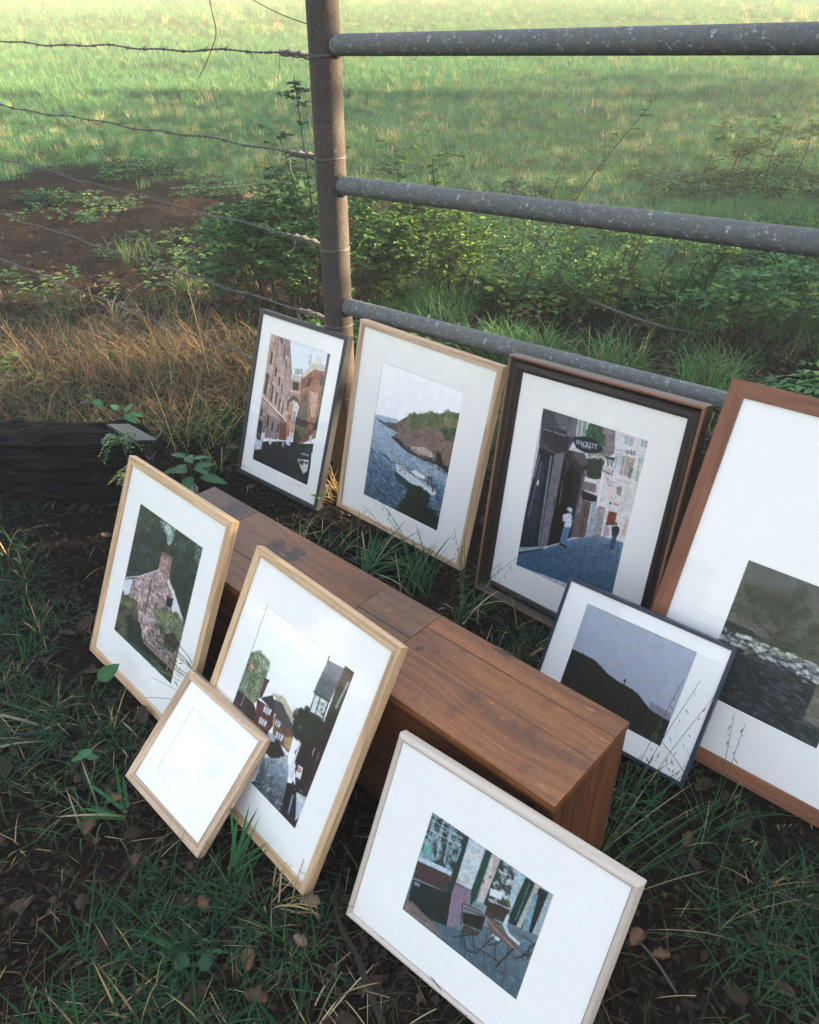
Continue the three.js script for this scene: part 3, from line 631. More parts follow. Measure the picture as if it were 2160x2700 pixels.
    ['L','#7fb0b8',8,[290,136,287,267]],
    ['P','#b6c0c4',[324,-15,468,-5,460,415,334,436]],
    ['P','#87778a',[334,436,460,415,466,570,466,738,370,860,329,557]],
    ['S',[334,436,460,415,466,738,370,860],90,10,['#968698','#75667a','#a596a4'],1.0,0],
    ['L','#5c4c60',5,[332,452,456,422]],
    ['P','#1c584b',[468,-5,516,0,513,456,487,553,460,415]],
    ['P','#b5ada9',[516,0,590,-5,598,429,524,484]],
    ['L','#d0cac4',5,[535,4,546,446]],
    ['P','#21514a',[590,-5,612,8,605,450,573,447]],
    ['E','#7a4a64',558,201,8,11,1],
    ['E','#7a4a64',523,274,9,13,1],
    ['P','#82939a',[617,15,707,1,750,254,750,343,598,393]],
    ['S',[617,15,707,1,750,343,598,393],260,10,['#2a3030','#b9c4c6','#5c5a44','#d4dadc','#3a4440','#94a2a4','#6c6048'],1.0,0],
    ['E','#77703c',734,303,28,22,1],
    ['P','#cfd6d8',[585,286,681,250,680,323,592,352]],
    ['P','#4c3d36',[601,405,759,353,764,474,607,534]],
    ['L','#c4ccd0',5,[599,388,756,343]],
    ['P','#9cb2ba',[710,-4,786,21,771,343,730,262]],
    ['P','#14443d',[793,11,859,12,871,437,769,463,777,221]],
    ['L','#4f8a84',7,[827,39,820,397]],
    ['P','#a8a79e',[862,10,896,16,894,417,837,440]],
    ['P','#19262c',[899,18,963,11,948,452,868,447]],
    ['P','#7499a6',[870,99,907,79,928,434,880,437]],
    ['S',[870,99,907,79,928,434,880,437],90,7,['#5c8492','#8fb4c0','#4c707e'],1.0,0],
    ['P','#98a6aa',[963,11,1000,5,1000,387,951,432]],
    ['S',[900,21,961,13,955,139,913,140],40,8,['#2a4a44','#445c50','#8c9488'],1.0,0],
    ['G','#6b7f8c','#4d6b7c',[-9,1000,21,886,197,918,383,849,495,795,771,458,998,389,1006,943,899,1037]],
    ['S',[3,990,197,918,495,795,989,406,1001,911,891,1009],420,12,['#5c7482','#6f8894','#4d6676','#7c929c'],3,25],
    ['P','#7b706e',[-8,891,65,872,312,931,362,988,-4,1002]],
    ['S',[-8,891,312,931,362,988,3,990],80,11,['#8c807c','#6a605e','#958a84'],3,35],
    ['P','#1a2824',[451,639,616,544,622,673,476,729]],
    ['L','#6d5c50',9,[429,565,570,530]],
    ['L','#5e4e44',8,[446,597,584,551]],
    ['L','#2c2a28',5,[429,565,465,747]],
    ['L','#2c2a28',5,[569,527,607,549]],
    ['P','#5a4a44',[486,733,616,691,602,751,483,810]],
    ['L','#231f20',5,[431,913,582,736]],
    ['L','#231f20',5,[499,796,569,964]],
    ['L','#231f20',5,[567,754,633,897]],
    ['L','#231f20',5,[557,926,633,886]],
    ['L','#231f20',5,[483,807,523,920]],
    ['L','#b8c6cc',20,[763,403,759,496,804,546,887,555]],
    ['L','#6a5548',8,[623,498,725,481]],
    ['L','#5c4a40',8,[636,527,727,515]],
    ['P','#776965',[619,553,686,519,931,596,904,639,688,645]],
    ['L','#b0a49c',4,[623,553,909,631]],
    ['P','#c6d2d6',[699,631,760,630,760,658,700,658]],
    ['L','#5f4e48',6,[666,664,709,975]],
    ['L','#5f4e48',6,[830,624,878,979]],
    ['L','#5f4e48',6,[696,932,865,882]],
    ['L','#2e2424',8,[867,627,797,866]],
    ['L','#2e2424',6,[719,635,639,879]],
    ['L','#2e2424',6,[638,837,801,815]],
    ['L','#2e2424',6,[744,681,774,837]],
    ['L','#2e2424',6,[702,747,772,647]],
    ['L','#4a3c3c',9,[898,694,996,555]],
    ['L','#5a4a46',8,[894,477,997,473]],
    ['L','#2f2828',6,[962,510,980,626]],
    ['L','#2f2828',6,[986,470,940,637]],
  ],
  I: [
    ['F','#a6aebb','#a4a6b4'],
    ['P','#86828e',[781,639,983,650,993,750,886,723,822,715]],
    ['P','#232420',[0,506,126,509,225,510,296,540,381,581,470,599,542,605,625,611,689,634,760,679,822,715,886,723,998,733,1003,1025,695,1088,-5,1214,-34,798]],
    ['S',[12,523,231,528,477,622,696,656,829,738,984,756,987,1008,38,1187],1000,12,['#2a2c24','#1b1c1a','#303226','#232420','#181816'],2.5,40],
    ['S',[858,740,988,753,986,901,890,841],80,14,['#3a2a28','#302624'],1.0,0],
    ['L','#17171a',6,[115,505,109,489]],
    ['E','#131316',534,563,10,16,1],
    ['L','#131316',8,[535,571,539,607]],
  ],
  D: [
    ['F','#33473c','#2a3a34'],
    ['S',[0,0,1000,0,1000,560,0,560],2600,15,['#23362d','#33503f','#46614f','#1a2a24','#2f4c40'],1,0],
    ['S',[0,500,1000,470,1000,620,0,640],320,26,['#c9cac6','#a9aaa6','#e0dfda','#77787a','#4a4c4e'],1.8,8],
    ['S',[0,600,1000,580,1000,1000,0,1000],1500,16,['#23292c','#3a4448','#161b1e','#4a565e','#6d777c'],3.2,10],
  ],
};
function paint(key, wpx, hpx, unit, seed) {
  const cv = document.createElement('canvas'); cv.width = wpx; cv.height = hpx; const c = cv.getContext('2d'), r = rnd(seed), sx = wpx / 1000, sy = hpx / 1000;
  const path = (p) => { c.beginPath(); for (let i = 0; i < p.length; i += 2) c[i ? 'lineTo' : 'moveTo'](p[i] * sx, p[i + 1] * sy); };
  const box = (p) => { let a = 1e9, b = 1e9, d = -1e9, e = -1e9; for (let i = 0; i < p.length; i += 2) { a = Math.min(a, p[i]); d = Math.max(d, p[i]); b = Math.min(b, p[i + 1]); e = Math.max(e, p[i + 1]); } return [a, b, d, e]; };
  const inside = (p, x, y) => { let k = false; for (let i = 0, j = p.length - 2; i < p.length; j = i, i += 2) if ((p[i + 1] > y) !== (p[j + 1] > y) && x < ((p[j] - p[i]) * (y - p[i + 1])) / (p[j + 1] - p[i + 1]) + p[i]) k = !k; return k; };
  c.lineCap = c.lineJoin = 'round';
  for (const o of PRINTS[key]) {
    const k = o[0];
    if (k === 'F') { const g = c.createLinearGradient(0, 0, 0, hpx); g.addColorStop(0, o[1]); g.addColorStop(1, o[2]); c.fillStyle = g; c.fillRect(0, 0, wpx, hpx); }
    else if (k === 'P') { c.fillStyle = o[1]; path(o[2]); c.closePath(); c.fill(); }
    else if (k === 'G') { const b = box(o[3]), g = c.createLinearGradient(0, b[1] * sy, 0, b[3] * sy); g.addColorStop(0, o[1]); g.addColorStop(1, o[2]); c.fillStyle = g; path(o[3]); c.closePath(); c.fill(); }
    else if (k === 'L') { c.strokeStyle = o[1]; c.lineWidth = Math.max(1, o[2] * unit); path(o[3]); c.stroke(); }
    else if (k === 'E') { c.fillStyle = o[1]; c.globalAlpha = o[6]; c.beginPath(); c.ellipse(o[2] * sx, o[3] * sy, o[4] * sx, o[5] * sy, 0, 0, 7); c.fill(); c.globalAlpha = 1; }
    else if (k === 'S') {
      const [, p, n0, sz, cols, ar, ang] = o, b = box(p), n = n0 * 2;
      if (n0 >= 240 && ar === 1) for (let i = 0; i < n0 * 0.5; i++) { const x = b[0] + r() * (b[2] - b[0]), y = b[1] + r() * (b[3] - b[1]); if (!inside(p, x, y)) continue; const s = sz * unit * (0.8 + r() * 0.9); c.globalAlpha = 0.6; c.fillStyle = cols[(r() * 2) | 0]; c.beginPath(); c.ellipse(x * sx, y * sy, s * 1.2, s, r() * 3.2, 0, 7); c.fill(); }
      for (let i = 0, tries = 0; i < n && tries < n * 8; tries++) {
        const x = b[0] + r() * (b[2] - b[0]), y = b[1] + r() * (b[3] - b[1]); if (!inside(p, x, y)) continue; i++;
        const s = sz * unit * 0.6 * (0.22 + 0.78 * r() * r()); c.globalAlpha = 0.3 + 0.45 * r(); c.fillStyle = cols[(r() * cols.length) | 0]; c.beginPath(); c.ellipse(x * sx, y * sy, s * ar * 0.8, s * 0.7, ang ? ang / 57.3 + (r() - 0.5) * 0.4 : r() * 3.2, 0, 7); c.fill();
      }
      c.globalAlpha = 1;
    } else if (k === 'B') {
      const [, p, mortar, w, h, cols] = o, b = box(p); c.save(); path(p); c.closePath(); c.clip(); c.fillStyle = mortar; c.fillRect(0, 0, wpx, hpx);
      for (let y = b[1] * sy; y < b[3] * sy; y += h * unit) for (let x = b[0] * sx - r() * w * unit; x < b[2] * sx;) { const ww = w * unit * (0.55 + r() * 0.8), hh = h * unit * (0.72 + r() * 0.2); c.fillStyle = cols[(r() * cols.length) | 0]; c.beginPath(); c.roundRect(x, y + r() * 1.2, ww - unit * 2.2, hh, unit * 2); c.fill(); x += ww; }
      c.restore();
    } else if (k === 'T') {
      const [x0, y0, x1, y1] = o[3].map((q, i) => q * (i % 2 ? sy : sx)), want = Math.hypot(x1 - x0, y1 - y0); c.save(); c.translate(x0, y0); c.rotate(Math.atan2(y1 - y0, x1 - x0)); c.fillStyle = o[1]; c.font = 'bold 40px ' + o[4]; const f = want / c.measureText(o[2]).width; c.scale(f, f * 1.25); c.fillText(o[2], 0, 0); c.restore();
    }
  }
  // uneven edges and tones, then the softness and grain of an enlarged film print
  if (key !== 'F') {
    const src = c.getImageData(0, 0, wpx, hpx), dst = c.createImageData(wpx, hpx), A = src.data, B = dst.data;
    for (let y = 0; y < hpx; y++) for (let x = 0; x < wpx; x++) {
      const wx = (noise2(x / 7, y / 7, seed + 40) - 0.5) * 2.6 + (noise2(x / 3, y / 3, seed + 41) - 0.5) * 1.6, wy = (noise2(x / 7, y / 7, seed + 42) - 0.5) * 2.6 + (noise2(x / 3, y / 3, seed + 43) - 0.5) * 1.6;
      const i = (Math.min(hpx - 1, Math.max(0, (y + wy) | 0)) * wpx + Math.min(wpx - 1, Math.max(0, (x + wx) | 0))) * 4, o = (y * wpx + x) * 4, l = (A[i] + A[i + 1] + A[i + 2]) / 765;
      const t = ((fbm(x / 22, y / 22, seed + 44, 3) - 0.5) * 0.26 + (noise2(x / 4, y / 4, seed + 45) - 0.5) * 0.3 + (noise2(x / 10, y / 10, seed + 47) - 0.5) * 0.22) * (key === 'I' ? 0.12 : 0.8), k = 1 + t * (1 - smooth(0.72, 0.9, l)) , h = (noise2(x / 40, y / 40, seed + 46) - 0.5) * 10 * (1 - smooth(0.72, 0.9, l));
      const g = 1 + (key === 'I' ? 0.1 : 0.34) * (1 - smooth(0.32, 0.66, l)); const f = Math.pow(Math.max(l, 0.01), g - 1), gray = l * 255 * k; for (let j = 0; j < 3; j++) B[o + j] = Math.min(255, Math.max(0, f * (1.06 * (A[i + j] * k + (j ? (j > 1 ? -h : 0) : h)) - 0.06 * gray))); B[o + 3] = 255;
    }
    c.putImageData(dst, 0, 0);
  }
  const soft = document.createElement('canvas'); soft.width = wpx; soft.height = hpx; const s = soft.getContext('2d'); s.filter = 'blur(1.7px)'; s.drawImage(cv, 0, 0); s.filter = 'none';
  const im = s.getImageData(0, 0, wpx, hpx), d = im.data;
  for (let y = 0; y < hpx; y++) for (let x = 0; x < wpx; x++) { const i = (y * wpx + x) * 4, q = (hash(x, y, seed) + hash(x >> 1, y >> 1, seed + 1) - 1) * (key === 'F' ? 4 : 15), m = (noise2(x / 26, y / 26, seed) - 0.5) * (key === 'F' ? 2 : 9); d[i] += q + m; d[i + 1] += q + m; d[i + 2] += q + m * 1.1; d[i + 3] = 255; }
  s.putImageData(im, 0, 0);
  const t = new THREE.CanvasTexture(soft); t.colorSpace = THREE.SRGBColorSpace; return t;
}
const oakA = wood(11, [204, 174, 138], [158, 124, 90], { streak: 0.75, pore: 0.55, blotch: 0.12 });
const oakB = wood(12, [214, 184, 148], [168, 134, 100], { streak: 0.7, pore: 0.5, blotch: 0.1 });
const oakC = wood(13, [206, 180, 150], [156, 128, 102], { streak: 0.85, pore: 0.6, blotch: 0.12 });
const mahog = wood(14, [142, 92, 66], [98, 58, 40], { streak: 0.6, pore: 0.5, blotch: 0.2 });
const darkW = wood(15, [52, 40, 36], [28, 22, 21], { streak: 0.6, pore: 0.4, blotch: 0.15 });
const lipW = wood(16, [136, 98, 76], [96, 66, 52], { streak: 0.6, pore: 0.5, blotch: 0.2 });
const paleW = wood(17, [192, 180, 168], [160, 148, 136], { streak: 0.5, pore: 0.3, blotch: 0.08 });
const grainB = dataTex(512, 128, (x, y) => { const v = 255 * (0.55 * noise2(x / 60, y / 1.6, 51, 0, 0) + 0.45 * noise2(x / 16, y / 3, 52, 0, 0)); return [v, v, v]; }, false);
const fm = (map, rough, extra = {}) => new THREE.MeshPhysicalMaterial({ map, roughness: rough, bumpMap: grainB, bumpScale: 0.00035, ...extra });
const FM = {
  oakA: fm(oakA, 0.58), oakB: fm(oakB, 0.58), oakC: fm(oakC, 0.6), mahog: fm(mahog, 0.6), dark: fm(darkW, 0.42), lip: fm(lipW, 0.5), pale: fm(paleW, 0.42),
  black: new THREE.MeshPhysicalMaterial({ color: lin(0.026, 0.029, 0.035), roughness: 0.45, specularIntensity: 1 }),
  navy: new THREE.MeshPhysicalMaterial({ color: lin(0.022, 0.03, 0.05), roughness: 0.4 }),
};
const paperB = dataTex(256, 256, (x, y) => { const v = 255 * (0.5 * hash(x, y, 61) + 0.5 * noise2(x / 4, y / 4, 62, 64, 64)); return [v, v, v]; }, false);
const matTex = dataTex(512, 512, (x, y) => { const n = (fbm(x / 60, y / 60, 63, 3) - 0.5) * 5 + (hash(x, y, 64) - 0.5) * 4, k = hash(x, y, 65) > 0.99993 ? -70 : 0; return [236 + n + k, 236 + n + k, 233 + n + k]; });
const matMat = new THREE.MeshStandardMaterial({ map: matTex, bumpMap: paperB, bumpScale: 0.00012, roughness: 0.95 });
const backMat = new THREE.MeshStandardMaterial({ color: lin(0.16, 0.11, 0.07), roughness: 0.9 });
const glassMat = new THREE.MeshPhysicalMaterial({ color: 0xffffff, transmission: 1, thickness: 0, roughness: 0.0, ior: 1.5 });

// four mitred lengths of a profile [[inset, z], ...] round a rectangle; uv in metres with the grain along each length
function moulding(x0, x1, y0, y1, prof, crease, seed) {
  const r = rnd(seed), out = [];
  const ends = [(u) => [x0 + u, y1 - u, x1 - u, y1 - u], (u) => [x1 - u, y1 - u, x1 - u, y0 + u], (u) => [x1 - u, y0 + u, x0 + u, y0 + u], (u) => [x0 + u, y0 + u, x0 + u, y1 - u]];
  for (const e of ends) {
    const m = new MB(), ou = r() * 3, ov = r() * 3; let acc = 0;
    for (let k = 0; k < prof.length; k++) {
      const a = prof[k], b = prof[(k + 1) % prof.length], A = e(a[0]), B = e(b[0]), len = Math.hypot(A[2] - A[0], A[3] - A[1]), d = Math.hypot(b[0] - a[0], b[1] - a[1]);
      const i = m.v(A[0], A[1], a[1], null, ou + a[0], ov + acc / 0.25), j = m.v(A[2], A[3], a[1], null, ou + len + a[0], ov + acc / 0.25); acc += d;
      const p = m.v(B[2], B[3], b[1], null, ou + len + a[0], ov + acc / 0.25), q = m.v(B[0], B[1], b[1], null, ou + b[0], ov + acc / 0.25); m.q(i, j, p, q);
    }
    const g = m.geo().toNonIndexed(); g.deleteAttribute('color'); out.push(crease ? toCreasedNormals(g, crease) : (g.computeVertexNormals(), g));
  }
  return out;
}
const flat = (f, d) => [[0, -d], [0, -0.0012], [0.0004, -0.0004], [0.0012, 0], [f - 0.001, 0], [f, -0.001], [f, -d]];
function matBoard(x0, x1, y0, y1, w, z) {
  const m = new MB(), [a0, a1, b0, b1] = w, t = 0.0014;
  const ringv = (p, q, s, u, zz) => [[p, s], [q, s], [q, u], [p, u]].map(([x, y]) => m.v(x, y, zz, null, x / 0.5, y / 0.5));
  const o = ringv(x0, x1, y0, y1, z), i = ringv(a0 - t, a1 + t, b0 - t, b1 + t, z), i2 = ringv(a0 - t, a1 + t, b0 - t, b1 + t, z), d = ringv(a0, a1, b0, b1, z - t);
  for (let k = 0; k < 4; k++) { const n = (k + 1) % 4; m.q(o[k], o[n], i[n], i[k]); m.q(i2[k], i2[n], d[n], d[k]); }
  const g = m.geo(); g.deleteAttribute('color'); return g;
}
function panel(x0, x1, y0, y1, z) { const g = new THREE.PlaneGeometry(x1 - x0, y1 - y0); g.translate((x0 + x1) / 2, (y0 + y1) / 2, z); return g; }
function picture(label, P) {
  const g = thing('picture_frame', label, 'picture frame', 'framed prints set out on the grass');
  const [yaw, lean, roll] = P.rot.map(R), Z = V(Math.sin(yaw), 0, Math.cos(yaw)), X0 = V(Math.cos(yaw), 0, -Math.sin(yaw)), Y = V(0, 1, 0);
  const U0 = Y.clone().multiplyScalar(Math.cos(lean)).addScaledVector(Z, -Math.sin(lean)), N = Z.clone().multiplyScalar(Math.cos(lean)).addScaledVector(Y, Math.sin(lean));
  const X = X0.clone().multiplyScalar(Math.cos(roll)).addScaledVector(U0, Math.sin(roll)), U = U0.clone().multiplyScalar(Math.cos(roll)).addScaledVector(X0, -Math.sin(roll));
  g.position.set(...P.pos); g.quaternion.setFromRotationMatrix(new THREE.Matrix4().makeBasis(X, U, N));
  const [x0, x1, y0, y1] = P.outer, f = P.face, side = ['top_rail', 'side_rail', 'bottom_rail', 'side_rail'];
  const prof = P.prof ?? flat(f, P.depth);
  moulding(x0, x1, y0, y1, prof, P.crease, P.seed).forEach((q, k) => {
    const rail = mesh(side[k], q, P.mat, g);
    if (P.lip) mesh('outer_lip', P._lip ? P._lip[k] : (P._lip = moulding(x0, x1, y0, y1, P.lip, 0.6, P.seed + 5))[k], FM.lip, rail);
  });
  const z = -(P.rebate ?? 0.006), e = 0.0004, ix0 = x0 + f + e, ix1 = x1 - f - e, iy0 = y0 + f + e, iy1 = y1 - f - e;
  mesh('mat_board', matBoard(ix0, ix1, iy0, iy1, P.win, z), matMat, g);
  const w = P.win, pr = new THREE.MeshPhysicalMaterial({ map: P.tex, roughness: 0.5 });
  mesh('print', panel(w[0] - 0.0005, w[1] + 0.0005, w[2] - 0.0005, w[3] + 0.0005, z - 0.0022), pr, g);
  mesh('glass_pane', panel(ix0, ix1, iy0, iy1, z + 0.0022), glassMat, g);
  const b = new THREE.BoxGeometry(ix1 - ix0, iy1 - iy0, 0.003); b.translate((ix0 + ix1) / 2, (iy0 + iy1) / 2, -P.depth + 0.004); mesh('backing_board', b, backMat, g);
  return g;
}
const tex = (k, w, h, u, s) => paint(k, w, h, u, s);
picture('slim black frame with a print of an arched street between old buildings', { pos: [-0.5459, 0, -2.6509], rot: [-38.871, 17.17, -1.994], outer: [-0.2375, 0.2375, -0.012, 0.671], face: 0.017, depth: 0.03, mat: FM.black, seed: 1, win: [-0.162, 0.162, 0.0685, 0.5875], tex: tex('A', 620, 993, 620 / 560, 101) });
picture('large oak frame with a print of a boat by a rocky headland', { pos: [-0.0556, 0, -2.2892], rot: [-39.866, 10.656, -3.045], outer: [-0.2987, 0.2987, 0, 0.7185], face: 0.0195, depth: 0.03, mat: FM.oakC, seed: 2, win: [-0.178, 0.1715, 0.0965, 0.60], tex: tex('B', 700, 1008, 700 / 620, 102) });
picture('dark brown moulded frame with a print of a shop sign above an alley', { pos: [0.4302, 0, -1.7953], rot: [-45.033, 9.656, 1.534], outer: [-0.3029, 0.3029, -0.012, 0.7705], face: 0.045, depth: 0.045, rebate: 0.022, mat: FM.dark, seed: 3, crease: 0.6,
  prof: [[0, -0.045], [0, -0.0052], [0.0088, -0.0052], [0.0096, -0.0042], [0.012, -0.009], [0.016, -0.0145], [0.021, -0.017], [0.026, -0.0165], [0.030, -0.013], [0.0335, -0.011], [0.0355, -0.0115], [0.0365, -0.0145], [0.0385, -0.0135], [0.0405, -0.0145], [0.0415, -0.0175], [0.0435, -0.0175], [0.045, -0.019], [0.045, -0.045]],
  lip: [[0.0003, -0.005], [0.0003, -0.003], [0.0012, -0.0008], [0.003, 0], [0.006, -0.0002], [0.0082, -0.0015], [0.0088, -0.0035], [0.0088, -0.005]], win: [-0.169, 0.167, 0.125, 0.639], tex: tex('C', 740, 1132, 740 / 720, 103) });
picture('tall reddish wood frame at the right end of the back row', { pos: [0.7745, 0, -1.2117], rot: [-41.713, 20.344, 0], outer: [-0.31, 0.31, 0, 0.9127], face: 0.038, depth: 0.03, mat: FM.mahog, seed: 4, win: [-0.137, 0.137, 0.169, 0.52], tex: tex('D', 420, 575, 1, 104) });
picture('oak frame with a print of a stone cottage, front row left', { pos: [-0.7739, 0, -1.5279], rot: [-44.933, 24.046, 0.451], outer: [-0.2558, 0.2558, -0.018, 0.5944], face: 0.0215, depth: 0.021, mat: FM.oakA, seed: 5, win: [-0.158, 0.158, 0.097, 0.485], tex: tex('E', 620, 761, 620 / 580, 105) });
picture('smallest oak frame with an almost blank pale print, tilted far back', { pos: [-0.5827, -0.004, -1.1186], rot: [-41.938, 46.329, -2.073], outer: [-0.1561, 0.1561, 0, 0.2994], face: 0.0195, depth: 0.02, mat: FM.oakC, seed: 6, win: [-0.086, 0.086, 0.062, 0.232], tex: tex('F', 400, 395, 400 / 600, 106) });
picture('oak frame with a print of brick houses along a village street', { pos: [-0.394, 0, -1.0926], rot: [-45.458, 28.897, -0.623], outer: [-0.2463, 0.2463, 0, 0.5875], face: 0.0195, depth: 0.021, mat: FM.oakA, seed: 7, win: [-0.153, 0.153, 0.099, 0.478], tex: tex('G', 620, 768, 620 / 620, 107) });
picture('pale rounded frame with a print of folding chairs outside a cafe', { pos: [0.0605, 0, -0.7261], rot: [-39.742, 26.059, 0.602], outer: [-0.2535, 0.2535, -0.009, 0.41], face: 0.014, depth: 0.026, mat: FM.pale, seed: 8, crease: 0.9,
  prof: [[0, -0.026], [0, -0.010], [0.0008, -0.006], [0.0025, -0.0028], [0.005, -0.0008], [0.0075, 0], [0.010, -0.0008], [0.0122, -0.0028], [0.0135, -0.0055], [0.014, -0.009], [0.014, -0.026]], win: [-0.135, 0.1265, 0.087, 0.3025], tex: tex('H', 700, 577, 700 / 790, 108) });
picture('thin dark blue frame with a print of a black hillside under grey sky', { pos: [0.4846, 0, -1.3328], rot: [-39.837, 26.41, -0.2], outer: [-0.2199, 0.2199, -0.003, 0.3624], face: 0.0088, depth: 0.02, rebate: 0.004, mat: FM.navy, seed: 9, win: [-0.149, 0.140, 0.062, 0.315], tex: tex('I', 640, 560, 640 / 1000, 109) });

// ------------------------------------------------------------------ the wooden box behind the front row
{
  const g = thing('wooden_box', 'long low brown wooden box with a worn plank top', 'box');
  g.position.set(-0.59582, -0.022, -1.99763); g.quaternion.setFromRotationMatrix(new THREE.Matrix4().makeBasis(V(0.735248, 0, 0.677798), V(0, 1, 0), V(-0.677798, 0, 0.735248)));
  const wear = (seed, stains) => (c, u, v) => {
    let k = fbm(u * 26, v * 9, seed, 4), d = smooth(0.6, 0.85, k) * 0.16; for (const [su, sv, ru, rv, s] of stains) { const q = Math.hypot((u - su) / ru, (v - sv) / rv) + (noise2(u * 60, v * 30, seed + 3) - 0.5) * 0.9; d = Math.max(d, s * smooth(1.1, 0.4, q)); }
    const sc = (hash((u * 700) | 0, (v * 190) | 0, seed) > 0.9992 ? 60 : 0) + 30 * smooth(0.9, 0.97, noise2(u * 34 + v * 9, v * 60 - u * 20, seed + 21)) + 16 * smooth(0.85, 0.95, noise2(u * 240, v * 60, seed + 22)), gy = fbm(u * 12 + 5, v * 5, seed + 9, 3) * 0.16; const m = (c[0] + c[1] + c[2]) / 3;
    return [c[0] * (1 - d) * (1 - gy) + m * gy * 0.9 + sc, c[1] * (1 - d) * (1 - gy) + m * gy * 0.9 + sc * 0.8, c[2] * (1 - d * 0.8) * (1 - gy) + m * gy + sc * 0.6];
  };
  const tops = [wood(21, [94, 60, 34], [60, 37, 21], { streak: 0.6, pore: 0.5, extra: wear(81, [[0.16, 0.2, 0.05, 0.3, 0.5]]) }), wood(22, [120, 74, 38], [78, 45, 23], { streak: 0.6, pore: 0.5, extra: wear(82, [[0.4, 0.4, 0.04, 0.2, 0.6], [0.46, 0.3, 0.03, 0.15, 0.55]]) }), wood(23, [110, 73, 44], [74, 48, 30], { streak: 0.6, pore: 0.5, extra: wear(83, []) }), wood(24, [136, 82, 40], [88, 49, 24], { streak: 0.6, pore: 0.5, extra: wear(84, [[0.1, 0.02, 0.03, 0.05, 0.5], [0.08, 0.9, 0.01, 0.04, 0.6]]) })];
  const side = wood(25, [118, 69, 38], [66, 36, 20], { streak: 0.95, pore: 0.9, blotch: 0.25 });
  const sm = new THREE.MeshPhysicalMaterial({ map: side, roughness: 0.5, bumpMap: grainB, bumpScale: 0.0005 });
  const topM = tops.map((t) => new THREE.MeshPhysicalMaterial({ map: t, roughness: 0.4, bumpMap: grainB, bumpScale: 0.0004 }));
  const H = 0.397, D = 0.2628, L = 1.4016;
  // a board with uv in metres, its grain along x (or along y when up is set)
  const board = (x0, x1, y0, y1, z0, z1, r, up, o = 0) => {
    const b = new RoundedBoxGeometry(x1 - x0, y1 - y0, z1 - z0, 2, r); b.translate((x0 + x1) / 2, (y0 + y1) / 2, (z0 + z1) / 2); const p = b.attributes.position, n = b.attributes.normal, uv = b.attributes.uv;
    for (let i = 0; i < p.count; i++) { const x = p.getX(i), y = p.getY(i), z = p.getZ(i), ax = Math.abs(n.getX(i)), ay = Math.abs(n.getY(i)), az = Math.abs(n.getZ(i)); let u = x, v = z; if (az > ay && az > ax) v = y; else if (ax > ay) { u = z; v = y; } if (up) { u = y; v = ax > az ? z : x; } uv.setXY(i, u + o, v / 0.25 + o * 3.1); }
    return b;
  };
  const T = 0.021, gap = 0.00022;
  [[0, 0.217, [0.12]], [0.217, 0.742, [0.165]], [0.742, 0.913, [0.11]], [0.913, L, [0.055, 0.133]]].forEach(([a, b, cuts], s) => {
    const zs = [0, ...cuts, D + 0.004]; for (let k = 0; k < zs.length - 1; k++) mesh('top_plank', board(a + gap, b - gap, H - T - (k % 2 ? 0.0004 : 0), H - (k % 2 ? 0.0006 : 0) - 0.0003 * s, zs[k] + gap, zs[k + 1] - gap, 0.0016, false, 0.13 * k), topM[s], g);
  });
  mesh('end_panel', board(L - 0.022, L - 0.002, 0, H - T - 0.0005, 0.002, D - 0.001, 0.0015, true, 0.3), sm, g);
  mesh('end_panel', board(0.002, 0.022, 0, H - T - 0.0005, 0.002, D - 0.001, 0.0015, true, 0.7), sm, g);
  mesh('front_rail', board(0.0225, L - 0.0225, H - T - 0.013, H - T - 0.0005, D - 0.014, D - 0.002, 0.001, false, 0.2), sm, g);
  mesh('front_panel', board(0.046, L - 0.05, 0.03, H - T - 0.0145, D - 0.020, D - 0.006, 0.001, false, 0.4), sm, g);
  for (const [a, b] of [[0.0225, 0.0445], [L - 0.0445, L - 0.0225]]) mesh('front_stile', board(a, b, 0, H - T - 0.0145, D - 0.020, D - 0.003, 0.001, true, a), sm, g);
  mesh('plinth', board(0.046, L - 0.05, 0, 0.029, D - 0.018, D - 0.006, 0.001, false, 0.9), sm, g);
  mesh('back_panel', board(0.0225, L - 0.0225, 0, H - T - 0.0005, 0.002, 0.012, 0.001, false, 0.6), sm, g);
}
// ------------------------------------------------------------------ plants and litter
const leafMat = new THREE.MeshPhysicalMaterial({ vertexColors: true, roughness: 0.85, transmission: 0.3, thickness: 0, specularIntensity: 0.35 });
const grassMat = new THREE.MeshPhysicalMaterial({ vertexColors: true, roughness: 0.8, transmission: 0.25, thickness: 0, specularIntensity: 0.35 });
const fieldMat = new THREE.MeshPhysicalMaterial({ color: 0xffffff, roughness: 0.8, transmission: 0.3, thickness: 0, specularIntensity: 0.35 });
const stemMat = new THREE.MeshPhysicalMaterial({ vertexColors: true, roughness: 0.9, specularIntensity: 0.3 });
const STRAW = [0.36, 0.255, 0.12], PALE = [0.46, 0.37, 0.22], GREEN = [0.035, 0.115, 0.035], DEEP = [0.018, 0.07, 0.032], BRIGHT = [0.10, 0.20, 0.035], DEAD = [0.105, 0.062, 0.042], TWIG = [0.028, 0.022, 0.019];
const stuff = (o, label, category) => tag(o, label, category, null, 'stuff');
const boxInv = new THREE.Matrix4().makeBasis(V(0.735248, 0, 0.677798), V(0, 1, 0), V(-0.677798, 0, 0.735248)).setPosition(-0.59582, 0, -1.99763).invert();
const inBox = (x, z, pad = 0.01) => { const q = V(x, 0, z).applyMatrix4(boxInv); return q.x > -pad && q.x < 1.4 + pad && q.z > -pad && q.z < 0.263 + pad; };
